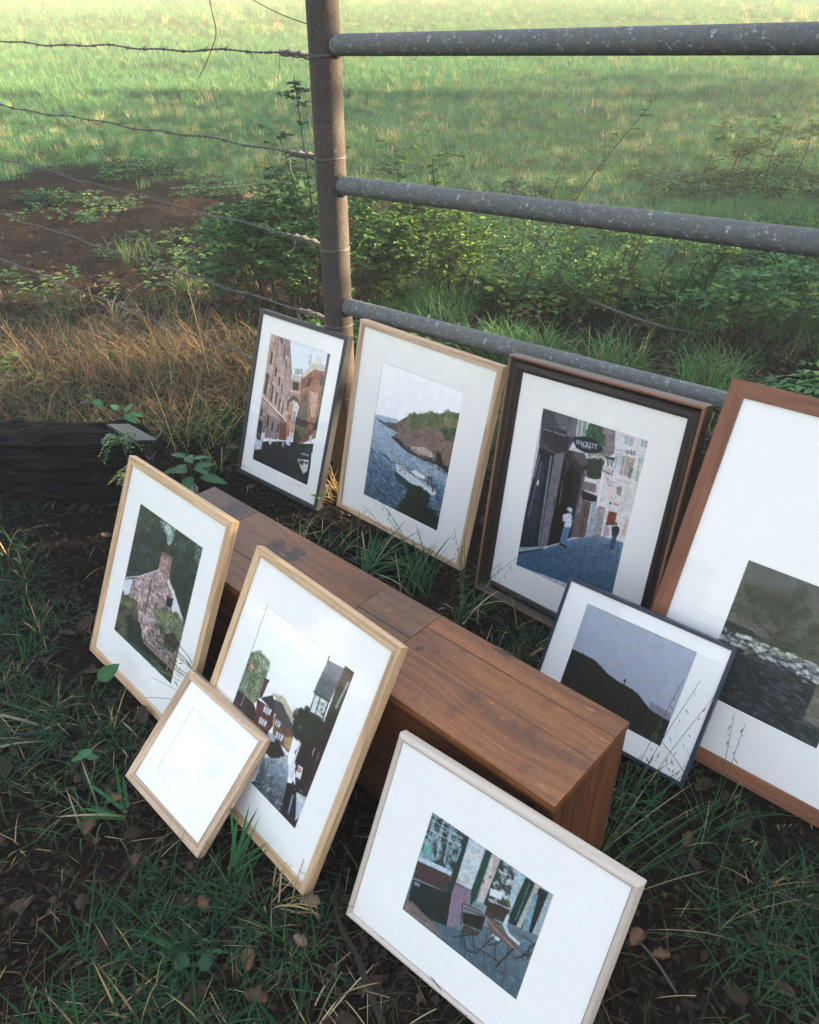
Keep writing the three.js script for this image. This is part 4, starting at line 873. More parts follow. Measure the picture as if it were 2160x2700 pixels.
// strips of ground that the leaning pictures stand over: base point, direction, half width, reach behind
const STAND = [[-0.5459, -2.6509, -38.9, 0.25, 0.24], [-0.0556, -2.2892, -39.9, 0.31, 0.2], [0.4302, -1.7953, -45, 0.31, 0.2], [0.7745, -1.2117, -41.7, 0.32, 0.36], [-0.7739, -1.5279, -44.9, 0.27, 0.27], [-0.5827, -1.1186, -41.9, 0.17, 0.25], [-0.394, -1.0926, -45.5, 0.26, 0.31], [0.0605, -0.7261, -39.7, 0.27, 0.22], [0.4846, -1.3328, -39.8, 0.23, 0.19]];
const underFrame = (x, z, front = 0.012) => STAND.some(([a, b, yaw, w, d]) => { const c = Math.cos(R(yaw)), s = Math.sin(R(yaw)), dx = x - a, dz = z - b, u = dx * c - dz * s, n = dx * s + dz * c; return Math.abs(u) < w && n < front && n > -d; });
function instances(name, geo, mat, list, label, category) {
  const m = new THREE.InstancedMesh(geo, mat, list.length), M = new THREE.Matrix4(), q = new THREE.Quaternion(), e = new THREE.Euler(), c = new THREE.Color();
  list.forEach((o, i) => { q.setFromEuler(e.set(o.rx ?? 0, o.ry ?? 0, o.rz ?? 0, 'YXZ')); m.setMatrixAt(i, M.compose(V(...o.p), q, V(o.s, o.sy ?? o.s, o.s))); m.setColorAt(i, c.setRGB(...o.c)); });
  m.name = numbered(name); m.castShadow = m.receiveShadow = true; scene.add(m); return stuff(m, label, category);
}
const noCol = (g) => { g.deleteAttribute('color'); return g; };
// --- the pasture
{
  const r = rnd(501);
  const tuft = (n, len, w, spread, seed) => { const q = rnd(seed), m = new MB(); for (let k = 0; k < n; k++) { const a = q() * 6.283, d = Math.sqrt(q()) * spread; blade(m, [Math.cos(a) * d, -0.01, Math.sin(a) * d], q() * 6.283, 0.1 + q() * 0.7, 0.3 + q() * 1.3, len * (0.5 + q() * 0.6), w * (0.7 + q() * 0.6), null, 2); } return noCol(m.geo()); };
  const kinds = [tuft(22, 0.16, 0.006, 0.07, 1), tuft(26, 0.13, 0.006, 0.09, 2), tuft(16, 0.25, 0.006, 0.06, 3)], lists = [[], [], []];
  const add = (x, z, s) => {
    const y = groundY(x, z), n = fbm(x * 0.5, z * 0.5, 71, 3), t = r(); let c = [0.10 + 0.06 * n, 0.26 + 0.08 * n, 0.10];
    if (t < 0.03 + 0.13 * smooth(0.45, 0.65, fbm(x * 0.16 + 7, z * 0.16, 73, 3))) c = [0.42 + 0.14 * r(), 0.39 + 0.12 * r(), 0.2]; else if (t < 0.3) c = [0.17, 0.29, 0.12]; else if (t < 0.45) c = [0.08, 0.23, 0.14];
    const k = r() < 0.55 ? 0 : r() < 0.75 ? 1 : 2; lists[k].push({ p: [x, y, z], ry: r() * 6.28, s: s * (0.7 + r() * 0.6) * (0.75 + 0.5 * n), c: jig(c, r, 0.25) });
  };
  for (let i = 0; i < 24000; i++) { const z = -6.2 - r() * 9, x = (r() - 0.5) * (8 - z * 1.7), g = grassiness(x, z); if (r() < g * (0.45 + 0.55 * smooth(0.35, 0.6, fbm(x * 1.1, z * 1.1, 91, 3)))) add(x, z, 1); }
  for (let i = 0; i < 36000; i++) { const z = -15 - r() * r() * 22, x = (r() - 0.5) * (8 - z * 1.9); add(x, z, 1.25); }
  for (let i = 0; i < 14000; i++) { const x = (r() < 0.5 ? -1 : 1) * (4.5 + r() * 16), z = 6 - r() * 16; if (Math.hypot(x * 0.9, z + 2) > 5.5) add(x, z, 1.3); }
  for (let i = 0; i < 26000; i++) { const z = -32 - r() * 60, x = (r() - 0.5) * (10 - z * 1.6); add(x, z, 2.0); }
  lists.forEach((l, k) => instances('pasture_grass', kinds[k], fieldMat, l, ['short green pasture grass covering the field', 'low clumped pasture grass covering the field', 'taller pasture grass scattered over the field'][k], 'grass'));
}
// --- low green cover on the near side of the pasture and between bare patches
{
  const r = rnd(520), m = new MB(), q = rnd(3);
  for (let k = 0; k < 14; k++) { const a = q() * 6.283, d = 0.01 + q() * 0.05, h = 0.01 + q() * 0.07; leaf(m, V(Math.cos(a) * d, h, Math.sin(a) * d), V(Math.cos(a + q() - 0.5), 0.3 * q(), Math.sin(a + q() - 0.5)).normalize(), V(0, 1, 0.1), 0.035 + q() * 0.03, 0.02 + q() * 0.014, null, 0.2, 0.2, true); }
  for (let k = 0; k < 5; k++) blade(m, [0, -0.01, 0], q() * 6.283, 0.2 + q() * 0.5, q(), 0.05 + q() * 0.05, 0.003, null, 1);
  const l = []; for (let i = 0; i < 16000 && l.length < 4200; i++) { const z = -3.3 - r() * 6.5, x = (r() - 0.5) * (2.5 - z * 1.2), n = fbm(x * 0.9 + 5, z * 0.9, 95, 3), want = smooth(0.5, 0.66, n) * (x < -0.5 && z > -8.2 ? 0.1 : 1) * smooth(-3.2, -4.2, z) + (x > -0.1 ? 0.12 * smooth(-3.0, -3.6, z) * smooth(0.4, 0.55, n) : 0); if (r() > want) continue; l.push({ p: [x, groundY(x, z), z], ry: r() * 6.28, s: 0.7 + r() * 0.9, c: jig(r() < 0.35 ? [0.15, 0.25, 0.05] : [0.06, 0.17, 0.05], r, 0.3) }); }
  instances('ground_weeds', noCol(m.geo()), fieldMat, l, 'low leafy weeds between the bare soil behind the fence', 'weeds');
}
{ // soft verge grass between the fence and the pasture, right of the post
  const r = rnd(530), m = new MB(), q = rnd(5); for (let k = 0; k < 24; k++) { const a = q() * 6.283, d = Math.sqrt(q()) * 0.07; blade(m, [Math.cos(a) * d, -0.01, Math.sin(a) * d], q() * 6.283, 0.1 + q() * 0.7, 0.5 + q() * 1.1, 0.12 + q() * 0.14, 0.0045, null, 4); }
  const l = []; for (let i = 0; i < 6000 && l.length < 1100; i++) { const z = -3.05 - r() * 4.8, x = -0.2 + r() * (1.2 - z * 0.55), n = fbm(x * 1.4 + 2, z * 1.4, 96, 3); if (z > -2.9 - (x + 0.2) * 0.1 || r() > smooth(0.44, 0.6, n)) continue; l.push({ p: [x, groundY(x, z), z], ry: r() * 6.28, s: 0.6 + r() * 0.7, c: jig(r() < 0.3 ? [0.11, 0.22, 0.05] : [0.05, 0.16, 0.05], r, 0.3) }); }
  instances('verge_grass', noCol(m.geo()), fieldMat, l, 'soft green verge grass behind the rails right of the post', 'grass');
}
// --- dry straws, fallen leaves and short blades on the dark soil
{
  const r = rnd(540);
  for (let v = 0; v < 3; v++) {
    const m = new MB(), q = rnd(30 + v); if (v === 0) blade(m, [-0.045, 0, 0], 0, 1.42, 0.3, 0.09, 0.0016, null, 4); else if (v === 1) blade(m, [-0.06, 0.002, 0], 0, 1.25, 0.75, 0.125, 0.0026, null, 5); else { blade(m, [-0.03, 0, 0], 0, 1.35, 0.2, 0.07, 0.0032, null, 3); blade(m, [0.02, 0.004, 0], 0.5, 1.5, 0.2, 0.05, 0.0014, null, 2); }
    const l = []; for (let i = 0; i < [17000, 2200, 4000][v]; i++) {
      const near = r() < 0.7, z = near ? -0.35 - r() * (0.9 + r() * 2) : -3 - r() * 5.5, x = (r() - 0.5) * (1.5 - z * 1.25); if (inBox(x, z) || r() > (0.25 + 0.9 * fbm(x * 3, z * 3, 97, 3)) * (x > 0.25 && z > -1.5 ? 0.3 : 1)) continue;
      l.push({ p: [x, groundY(x, z) + 0.003 + r() * 0.014, z], ry: r() * 6.28, rx: (r() - 0.5) * 0.5, rz: (r() - 0.5) * 0.5, s: 0.25 + r() * 0.6, c: jig(r() < 0.09 ? PALE : r() < 0.4 ? [0.14, 0.105, 0.06] : [0.045, 0.034, 0.023], r, 0.4) });
    }
    instances('dry_straw', noCol(m.geo()), fieldMat, l, ['fine dry straws strewn over the dark soil', 'long curved dry straws strewn over the dark soil', 'broken flat bits of straw on the dark soil'][v], 'straw');
  }
  const m = new MB(), q = rnd(44); for (let k = 0; k < 7; k++) blade(m, [(q() - 0.5) * 0.02, -0.01, (q() - 0.5) * 0.02], q() * 6.283, 0.3 + q() * 0.9, 0.4 + q() * 0.9, 0.05 + q() * 0.08, 0.003, null, 3);
  const l = []; for (let i = 0; i < 40000 && l.length < 7000; i++) { const z = -0.4 - r() * 5, x = (r() - 0.5) * (1.5 - z * 1.25); if (inBox(x, z, 0.04) || underFrame(x, z, 0.07) || r() > smooth(0.36, 0.66, fbm(x * 2.4, z * 2.4, 98, 3))) continue; l.push({ p: [x, groundY(x, z), z], ry: r() * 6.28, s: 0.6 + r() * 1.0, c: jig(r() < 0.08 ? STRAW : r() < 0.55 ? [0.012, 0.048, 0.02] : [0.024, 0.085, 0.028], r, 0.3) }); }
  instances('low_grass', noCol(m.geo()), fieldMat, l, 'thin short grass blades growing among the litter', 'grass');
}
{ // crumbled bits of leaf and bark that cover the soil
  const r = rnd(548), m = new MB(), a = [[-0.011, 0.001, -0.003], [-0.004, 0.004, -0.008], [0.008, 0.0, -0.006], [0.012, 0.004, 0.003], [0.001, 0.007, 0.009], [-0.008, 0.003, 0.005]].map((p) => m.v(...p, null)), c = m.v(0, 0, 0, null); for (let k = 0; k < 6; k++) m.t(c, a[k], a[(k + 1) % 6]);
  const l = []; for (let i = 0; i < 22000; i++) { const near = r() < 0.5, z = near ? -0.35 - r() * 2.6 : -2.8 - r() * 8.6, x = (r() - 0.5) * (1.5 - z * 1.25); if (inBox(x, z) || grassiness(x, z) > 0.6) continue; l.push({ p: [x, groundY(x, z) + r() * 0.008, z], ry: r() * 6.28, rx: (r() - 0.5) * 1.6, rz: (r() - 0.5) * 1.6, s: (0.25 + r() * 0.7) * (near ? 1 : 1.8), c: jig(r() < 0.12 ? [0.07, 0.045, 0.03] : r() < 0.45 ? [0.032, 0.021, 0.015] : [0.015, 0.011, 0.009], r, 0.4) }); }
  instances('leaf_crumbs', noCol(m.geo()), fieldMat, l, 'crumbled bits of dead leaf and bark covering the soil', 'litter');
}
// a lobed dead oak leaf lying on its back, curled
function deadLeaf(seed, L = 0.07, keep = false) {
  const q = rnd(seed), m = new MB(), n = 9, curl = 8 + q() * 10, side = 4 + q() * 7, rows = []; for (let k = 0; k <= n; k++) { const t = k / n, lobes = 0.5 + 0.5 * Math.abs(Math.sin(t * 9.4 + q() * 0.3)), w = L * 0.36 * Math.pow(Math.sin(Math.PI * Math.min(0.97, t * 0.9 + 0.06)), 0.7) * (0.45 + 0.55 * lobes), x = (t - 0.5) * L, y0 = curl * x * x * (0.5 + 0.3 * q()); rows.push([-1, 0, 1].map((s) => m.v(x, y0 + Math.abs(s) * (side * w * w * 6 + 0.15 * w) + q() * 0.001, s * w * (0.85 + q() * 0.3), s ? [0.35 + q() * 0.6, 0.35 + q() * 0.55, 0.35 + q() * 0.5] : [1.9, 1.8, 1.6]))); }
  for (let k = 0; k < n; k++) { const a = rows[k], b = rows[k + 1]; m.q(a[0], b[0], b[1], a[1]); m.q(a[1], b[1], b[2], a[2]); }
  return keep ? m.geo() : noCol(m.geo());
}
{
  const r = rnd(560), veined = [11, 12, 13, 14].map((k) => deadLeaf(k, 0.07, true)), shapes = [deadLeaf(1), deadLeaf(2), deadLeaf(3), deadLeaf(4)];
  shapes.forEach((g, v) => { const l = []; for (let i = 0; i < 700; i++) { const back = r() < 0.9, z = back ? -3.0 - r() * 5 : -0.4 - r() * 2.6, x = (r() - 0.5) * (1.4 - z * 1.2); if (inBox(x, z) || grassiness(x, z) > 0.5 || underFrame(x, z)) continue; const s = 0.3 + r() * 0.55; l.push({ p: [x, groundY(x, z) + 0.004 + r() * 0.012, z], ry: r() * 6.28, rx: (r() - 0.5) * 0.8 + (r() < 0.4 ? Math.PI : 0), rz: (r() - 0.5) * 0.8, s, c: jig(!back ? [0.05, 0.031, 0.021] : r() < 0.15 ? [0.2, 0.11, 0.06] : r() < 0.5 ? [0.10, 0.06, 0.036] : [0.05, 0.03, 0.02], r, 0.35) }); } instances('leaf_litter', g, fieldMat, l, ['curled brown oak leaves littering the soil behind the fence', 'rolled brown leaves littering the soil', 'flat brown leaves littering the soil', 'torn brown leaves littering the soil'][v], 'leaf litter'); });  // leaves behind the fence coloured lighter and warmer to stand for warm light
  const lm = [[0.085, 0.052, 0.034], [0.11, 0.066, 0.04], [0.06, 0.037, 0.026], [0.12, 0.09, 0.07]].map((c) => new THREE.MeshPhysicalMaterial({ vertexColors: true, color: lin(...c), roughness: 0.85, specularIntensity: 0.25, side: THREE.DoubleSide }));
  const spots = [[-0.315, -0.79], [-0.43, -0.905], [-0.22, -0.83], [-0.60, -1.00], [-0.70, -1.16], [-0.735, -1.09], [-0.21, -0.91], [-0.29, -0.72], [0.45, -0.83], [0.49, -0.80], [0.41, -0.93], [0.62, -1.05]];
  const where = ['just right of the low green rosette', 'above the low green rosette, below the smallest frame', 'between the blond tuft and the dark crooked stick', 'at the upper end of the thin dark twig', 'among the broad blades left of the smallest frame', 'nearest the thin tuft at the left edge', 'at the lower corner of the village street picture', 'nearest the bottom edge, left of the pale frame', 'beside the forked pale twig', 'right of the forked pale twig', 'behind the right corner of the pale rounded frame', 'below the bottom rail of the tall reddish frame'];
  spots.forEach(([x, z], i) => { const o = mesh('fallen_leaf', veined[i % 4], lm[(i * 3 + 1) % 4]); o.position.set(x, groundY(x, z) + 0.016, z); o.rotation.set((r() - 0.5) * 0.5, r() * 6.28, (r() - 0.5) * 0.5); o.scale.setScalar(0.45 + r() * 0.35); tag(o, 'curled brown fallen leaf ' + where[i], 'leaf', 'fallen leaves on the soil'); });
}
// --- sticks
function stick(label, pts, r0, r1, col = TWIG) { const m = new MB(); tube(m, pts.map((p) => V(p[0], groundY(p[0], p[2]) + p[1], p[2])), r0, r1, col, 7, 5); return tag(mesh('fallen_stick', m.geo(), stemMat), label, 'stick'); }
stick('dark crooked stick beside the corner of the pale rounded frame', [[-0.162, 0.012, -0.925], [-0.142, 0.014, -0.86], [-0.105, 0.012, -0.80], [-0.082, 0.012, -0.745], [-0.05, 0.010, -0.68]], 0.005, 0.0075);
stick('thin dark twig lying bottom left below the smallest frame', [[-0.605, 0.02, -1.0], [-0.618, 0.018, -0.93], [-0.60, 0.014, -0.85], [-0.61, 0.012, -0.78]], 0.0035, 0.0025);
stick('slim bent twig lying on leaves behind the middle rail', [[0.55, 0.02, -5.35], [0.62, 0.05, -5.0], [0.7, 0.02, -4.7]], 0.006, 0.004);
stick('bare grey branch lying among weeds behind the lowest rail', [[1.15, 0.16, -4.85], [1.35, 0.10, -4.65], [1.55, 0.05, -4.5], [1.78, 0.06, -4.42]], 0.012, 0.006, [0.09, 0.08, 0.075]);
stick('forked pale twig on the ground right of the box', [[0.43, 0.012, -0.86], [0.47, 0.02, -0.80], [0.50, 0.015, -0.73]], 0.003, 0.002, [0.12, 0.10, 0.08]);

// --- named tufts: [x, z, blades, length, width, spread, heading or null, colour mix]
function tuft(label, x, z, n, len, w, { spread = 0.03, head = null, arc = 1.2, lean = 0.15, leanVar = 0.6, bend = 0.9, cols = [GREEN, DEEP, BRIGHT], seed = 1, seg = 6, seeds = 0, group, y0 = 0 } = {}) {
  const r = rnd(900 + seed), m = new MB();
  for (let k = 0; k < n; k++) { const a = head === null ? r() * 6.283 : head + (r() - 0.5) * arc, d = Math.sqrt(r()) * spread, b = r() * 6.283, px = x + Math.cos(b) * d, pz = z + Math.sin(b) * d, c = jig(cols[(r() * cols.length) | 0], r, 0.25); blade(m, [px, groundY(px, pz) - 0.008 + y0, pz], a, lean + r() * leanVar, bend * (0.4 + r()), len * (0.45 + 0.6 * r()), w * (0.6 + r() * 0.6), c, seg, r() < 0.1 ? PALE : undefined); }
  for (let k = 0; k < seeds; k++) {   // flowering stalks with drooping spikelets
    const a = head === null ? r() * 6.283 : head + (r() - 0.5) * arc, L = len * (1 + r() * 0.5), ln = lean + r() * leanVar * 0.6, p0 = V(x, groundY(x, z), z), dir = V(Math.cos(a) * Math.sin(ln), Math.cos(ln), Math.sin(a) * Math.sin(ln)), p1 = p0.clone().addScaledVector(dir, L * 0.6), p2 = p0.clone().addScaledVector(dir, L).add(V(Math.cos(a) * L * 0.15, -L * 0.08, Math.sin(a) * L * 0.15)); tube(m, [p0, p1, p2], 0.0011, 0.0006, jig(GREEN, r), 4, 4);
    for (let j = 0; j < 9; j++) { const t = 0.62 + 0.38 * j / 9, p = p0.clone().lerp(p2, t).lerp(p1, (1 - t) * 0.3); leaf(m, p, V((r() - 0.5), -0.4 - r() * 0.4, (r() - 0.5)).normalize(), V(r() - 0.5, 0.3, r() - 0.5).normalize(), 0.014 + r() * 0.008, 0.0032, jig([0.2, 0.2, 0.1], r), 0.1, 0, true); }
  }
  return tag(mesh('grass_tuft', m.geo(), grassMat), label, 'grass tuft', group);
}
const DRYG = [STRAW, PALE, [0.22, 0.17, 0.09]];
tuft('green grass tuft rising in front of the boat picture', 0.02, -1.995, 34, 0.24, 0.006, { seed: 1, spread: 0.06, head: -1.9, arc: 3.6, cols: [GREEN, DEEP, [0.06, 0.12, 0.05]], seeds: 4 });
tuft('broad bladed grass tuft between the boat picture and the box', -0.15, -2.085, 20, 0.25, 0.008, { seed: 2, spread: 0.04, head: -0.6, arc: 2.4, lean: 0.5, cols: [GREEN, [0.05, 0.12, 0.06]] });
tuft('grass tuft with pale seed heads beside the corner of the boat picture', 0.17, -1.83, 26, 0.22, 0.006, { seed: 3, spread: 0.05, head: 0.2, arc: 4, cols: [GREEN, DEEP, PALE], seeds: 7 });
tuft('dry straw tuft below the gap between black frame and boat picture', -0.40, -2.33, 40, 0.14, 0.003, { seed: 4, spread: 0.09, lean: 0.5, cols: [...DRYG, GREEN], seeds: 3 });
tuft('low mixed grass between the box and the boat picture', -0.27, -2.2, 30, 0.16, 0.0045, { seed: 5, spread: 0.08, lean: 0.4, cols: [DEEP, GREEN, STRAW] });
tuft('thin dark grass tuft in the gap left of the hillside picture', 0.22, -1.62, 26, 0.2, 0.0035, { seed: 6, spread: 0.07, lean: 0.2, cols: [DEEP, DEEP, [0.05, 0.06, 0.03]], seeds: 3 });
tuft('broad green blades spreading left of the smallest frame', -0.665, -1.13, 9, 0.16, 0.0105, { seed: 7, spread: 0.012, head: 3.6, arc: 1.7, lean: 0.9, leanVar: 0.5, bend: 0.5, cols: [GREEN, [0.03, 0.13, 0.05]] });
tuft('broad green blades between the smallest frame and the village street picture', -0.392, -0.985, 10, 0.2, 0.009, { seed: 8, spread: 0.02, head: -1.0, arc: 2.2, lean: 0.25, leanVar: 0.5, bend: 0.5, cols: [GREEN, [0.03, 0.13, 0.05]] });
tuft('dry blond grass tuft at the foot of the village street picture', -0.275, -0.945, 26, 0.13, 0.0045, { seed: 9, spread: 0.05, head: -0.4, arc: 3.5, lean: 0.3, leanVar: 1.0, cols: DRYG });
tuft('low green grass rosette at the bottom left, nearest the camera', -0.44, -0.805, 14, 0.13, 0.0085, { seed: 10, spread: 0.015, lean: 0.7, leanVar: 0.6, cols: [[0.02, 0.10, 0.035], DEEP, [0.05, 0.14, 0.03]] });
tuft('thin grass tuft at the left edge below the stone cottage picture', -0.765, -1.12, 30, 0.14, 0.0035, { seed: 11, spread: 0.05, lean: 0.3, cols: [DEEP, GREEN, [0.05, 0.11, 0.05]] });
tuft('grass blades standing before the bottom rail of the stone cottage picture', -0.70, -1.335, 12, 0.12, 0.005, { seed: 12, spread: 0.05, lean: 0.2, cols: [DEEP, GREEN] });
tuft('long dark blades lying left of the stone cottage picture', -0.93, -1.40, 12, 0.28, 0.009, { seed: 13, spread: 0.05, head: 2.6, arc: 1.6, lean: 0.9, leanVar: 0.4, cols: [DEEP, [0.015, 0.05, 0.04]] });
tuft('long thin green stalks leaning right from behind the pale rounded frame', 0.36, -0.935, 24, 0.42, 0.0024, { seed: 14, spread: 0.05, head: -0.55, arc: 0.8, lean: 0.75, leanVar: 0.45, bend: 0.5, cols: [GREEN, DEEP, [0.02, 0.06, 0.03]], seeds: 3 });
tuft('sprawling thin grass on the dark soil at the far right', 0.62, -0.90, 30, 0.26, 0.0022, { seed: 15, spread: 0.12, lean: 0.6, leanVar: 0.7, cols: [DEEP, DEEP, GREEN], seeds: 4 });
tuft('thin seeding grass below the tall reddish frame', 0.68, -1.08, 22, 0.2, 0.0022, { seed: 16, spread: 0.07, lean: 0.4, cols: [DEEP, DEEP, GREEN], seeds: 5 });
tuft('curving grass blades in front of the hillside picture', 0.545, -1.17, 14, 0.17, 0.004, { seed: 17, spread: 0.05, head: 0.5, arc: 5, lean: 0.2, leanVar: 0.7, bend: 1.7, cols: [DEEP, GREEN] });
tuft('sunlit dry grass between the black frame and the boat picture', -0.30, -2.62, 46, 0.2, 0.003, { seed: 18, spread: 0.07, lean: 0.15, cols: [...DRYG, STRAW] });
tuft('seeding grass leaning over the stone cottage picture edge', -0.535, -1.43, 8, 0.26, 0.003, { seed: 19, spread: 0.02, head: 3.0, arc: 1.2, lean: 0.1, leanVar: 0.3, cols: [DEEP, GREEN], seeds: 6 });
tuft('grey green grass in front of the pale rounded frame corner', -0.17, -0.71, 14, 0.16, 0.003, { seed: 20, spread: 0.05, lean: 0.5, leanVar: 0.7, cols: [PALE, GREEN, STRAW] });
tuft('thin upright grass beside the black frame bottom left', -0.83, -2.83, 20, 0.22, 0.005, { seed: 21, spread: 0.04, lean: 0.15, cols: [GREEN, BRIGHT] });
// tussocks behind the fence
[[0.72, -4.05, 190, 0.34, 'thick green tussock behind the middle of the lowest rail'], [1.12, -3.95, 230, 0.36, 'largest green tussock, behind the lowest rail right of centre'], [0.22, -4.62, 150, 0.3, 'green tussock on leaf litter just right of the post'], [1.58, -3.75, 200, 0.34, 'arching green tussock behind the lowest rail at the right'], [1.75, -4.55, 150, 0.3, 'green tussock below the middle rail at the right edge'], [0.45, -4.3, 120, 0.26, 'smaller green tussock between two larger ones right of the post'], [1.38, -3.35, 130, 0.3, 'low green tussock close behind the lowest rail at the right'], [0.9, -3.45, 100, 0.26, 'low green tussock close behind the lowest rail, above the boat picture']].forEach(([x, z, n, L, lab], i) => tuft(lab, x, z, n, L, 0.0055, { seed: 30 + i, spread: 0.17, lean: 0.1, leanVar: 0.75, bend: 1.1, cols: [[0.05, 0.16, 0.045], GREEN, [0.10, 0.22, 0.05], [0.07, 0.18, 0.05]], seg: 5, group: 'green tussocks behind the fence' }));
[[-1.75, -7.4, 0.28, 'bright green tuft on the bare soil at the left'], [-2.3, -6.5, 0.22, 'small green tuft on bare soil left of the bush'], [-1.55, -5.6, 0.2, 'low green tuft beside the left foot of the bush'], [-1.1, -6.6, 0.26, 'green tuft with pale blades behind the bush']].forEach(([x, z, L, lab], i) => tuft(lab, x, z, 110, L, 0.006, { seed: 50 + i, spread: 0.2, lean: 0.15, cols: [[0.05, 0.16, 0.05], [0.08, 0.2, 0.05], [0.16, 0.22, 0.07]], seg: 4, group: 'green tufts on the bare soil' }));
// the dry grass mound at the left
{
  const r = rnd(610), m = new MB();
  for (let k = 0; k < 4200; k++) {
    const a = r() * 6.283, d = Math.sqrt(r()), x = -1.62 + Math.cos(a) * d * 0.95, z = -3.85 + Math.sin(a) * d * 0.85, c = r() < 0.12 ? GREEN : r() < 0.4 ? [0.23, 0.15, 0.075] : r() < 0.62 ? [0.13, 0.08, 0.042] : r() < 0.86 ? [0.06, 0.038, 0.024] : PALE;
    blade(m, [x, groundY(x, z) - 0.01, z], r() * 6.283, 0.1 + r() * 0.8, 0.5 + r() * 1.6, (0.2 + 0.28 * r()) * (1.15 - 0.5 * d), 0.0016 + r() * 0.0022, jig(c, r, 0.3), 5);
  }
  tag(mesh('dry_grass_mound', m.geo(), grassMat), 'tangled mound of brown dry grass under the barbed wire at left', 'dry grass');
  tuft('spray of withered drooping blades above the dry grass mound', -1.9, -4.75, 26, 0.42, 0.008, { seed: 61, spread: 0.04, lean: 0.1, leanVar: 0.5, bend: 2.2, cols: [[0.33, 0.22, 0.12], PALE] });
  tuft('tall thin dry stalks standing beside the dry grass mound', -1.25, -3.75, 12, 0.62, 0.003, { seed: 62, spread: 0.25, lean: 0.05, leanVar: 0.3, bend: 0.5, cols: DRYG, seeds: 4 });
  tuft('golden dry stalks crossing left of the black frame', -1.0, -3.1, 14, 0.4, 0.0035, { seed: 63, spread: 0.12, lean: 0.3, leanVar: 0.6, bend: 0.5, cols: [[0.42, 0.28, 0.11], STRAW] });
  tuft('green and dry grass beside the left of the black frame', -0.93, -3.15, 60, 0.26, 0.004, { seed: 64, spread: 0.14, lean: 0.2, cols: [GREEN, BRIGHT, STRAW] });
}
// --- a shrub of many small leaves on branching stems
function shrub(name, label, category, stems, leafL, perTwig, seed, cols, group) {
  const r = rnd(seed), s = new MB(), f = new MB(), g = thing(name, label, category, group);
  for (const [x, z, tx, ty, tz, twigs, spread] of stems) {
    const b = V(x, groundY(x, z) - 0.02, z), t = V(tx, ty, tz), mid = b.clone().lerp(t, 0.5).add(V((r() - 0.5) * 0.12, 0.06, (r() - 0.5) * 0.12)), cv = new THREE.CatmullRomCurve3([b, mid, t]); tube(s, [b, mid, t], 0.007, 0.0025, jig([0.06, 0.055, 0.035], r), 6, 6);
    for (let k = 0; k < twigs; k++) {
      const p = cv.getPoint(0.25 + 0.75 * Math.sqrt(r())), L = spread * (0.4 + 0.7 * r()), a = r() * 6.283, d = V(Math.cos(a), 0.1 + r() * 0.8, Math.sin(a)).normalize(), e = p.clone().addScaledVector(d, L).add(V(0, -L * 0.15, 0)), mm = p.clone().lerp(e, 0.5).add(V(0, L * 0.07, 0)), tw = new THREE.CatmullRomCurve3([p, mm, e]); tube(s, [p, mm, e], 0.0022, 0.001, jig([0.05, 0.07, 0.03], r), 4, 3);
      for (let j = 0; j < perTwig; j++) { const q = tw.getPoint(0.15 + 0.85 * (j + r()) / perTwig), aa = r() * 6.283, dir = V(Math.cos(aa), (r() - 0.4) * 0.7, Math.sin(aa)).normalize(), no = V((r() - 0.5) * 1.1, 1, (r() - 0.5) * 1.1).normalize(), l = leafL * (0.6 + r() * 0.7); leaf(f, q, dir, no, l * (r() < 0.2 ? 1.35 : 1), l * (0.4 + 0.25 * r()), jig(cols[(r() * cols.length) | 0], r, 0.3), 0.2, 0.15, leafL < 0.045); }
    }
  }
  mesh('stems', s.geo(), stemMat, g); mesh('foliage', f.geo(), leafMat, g); return g;
}
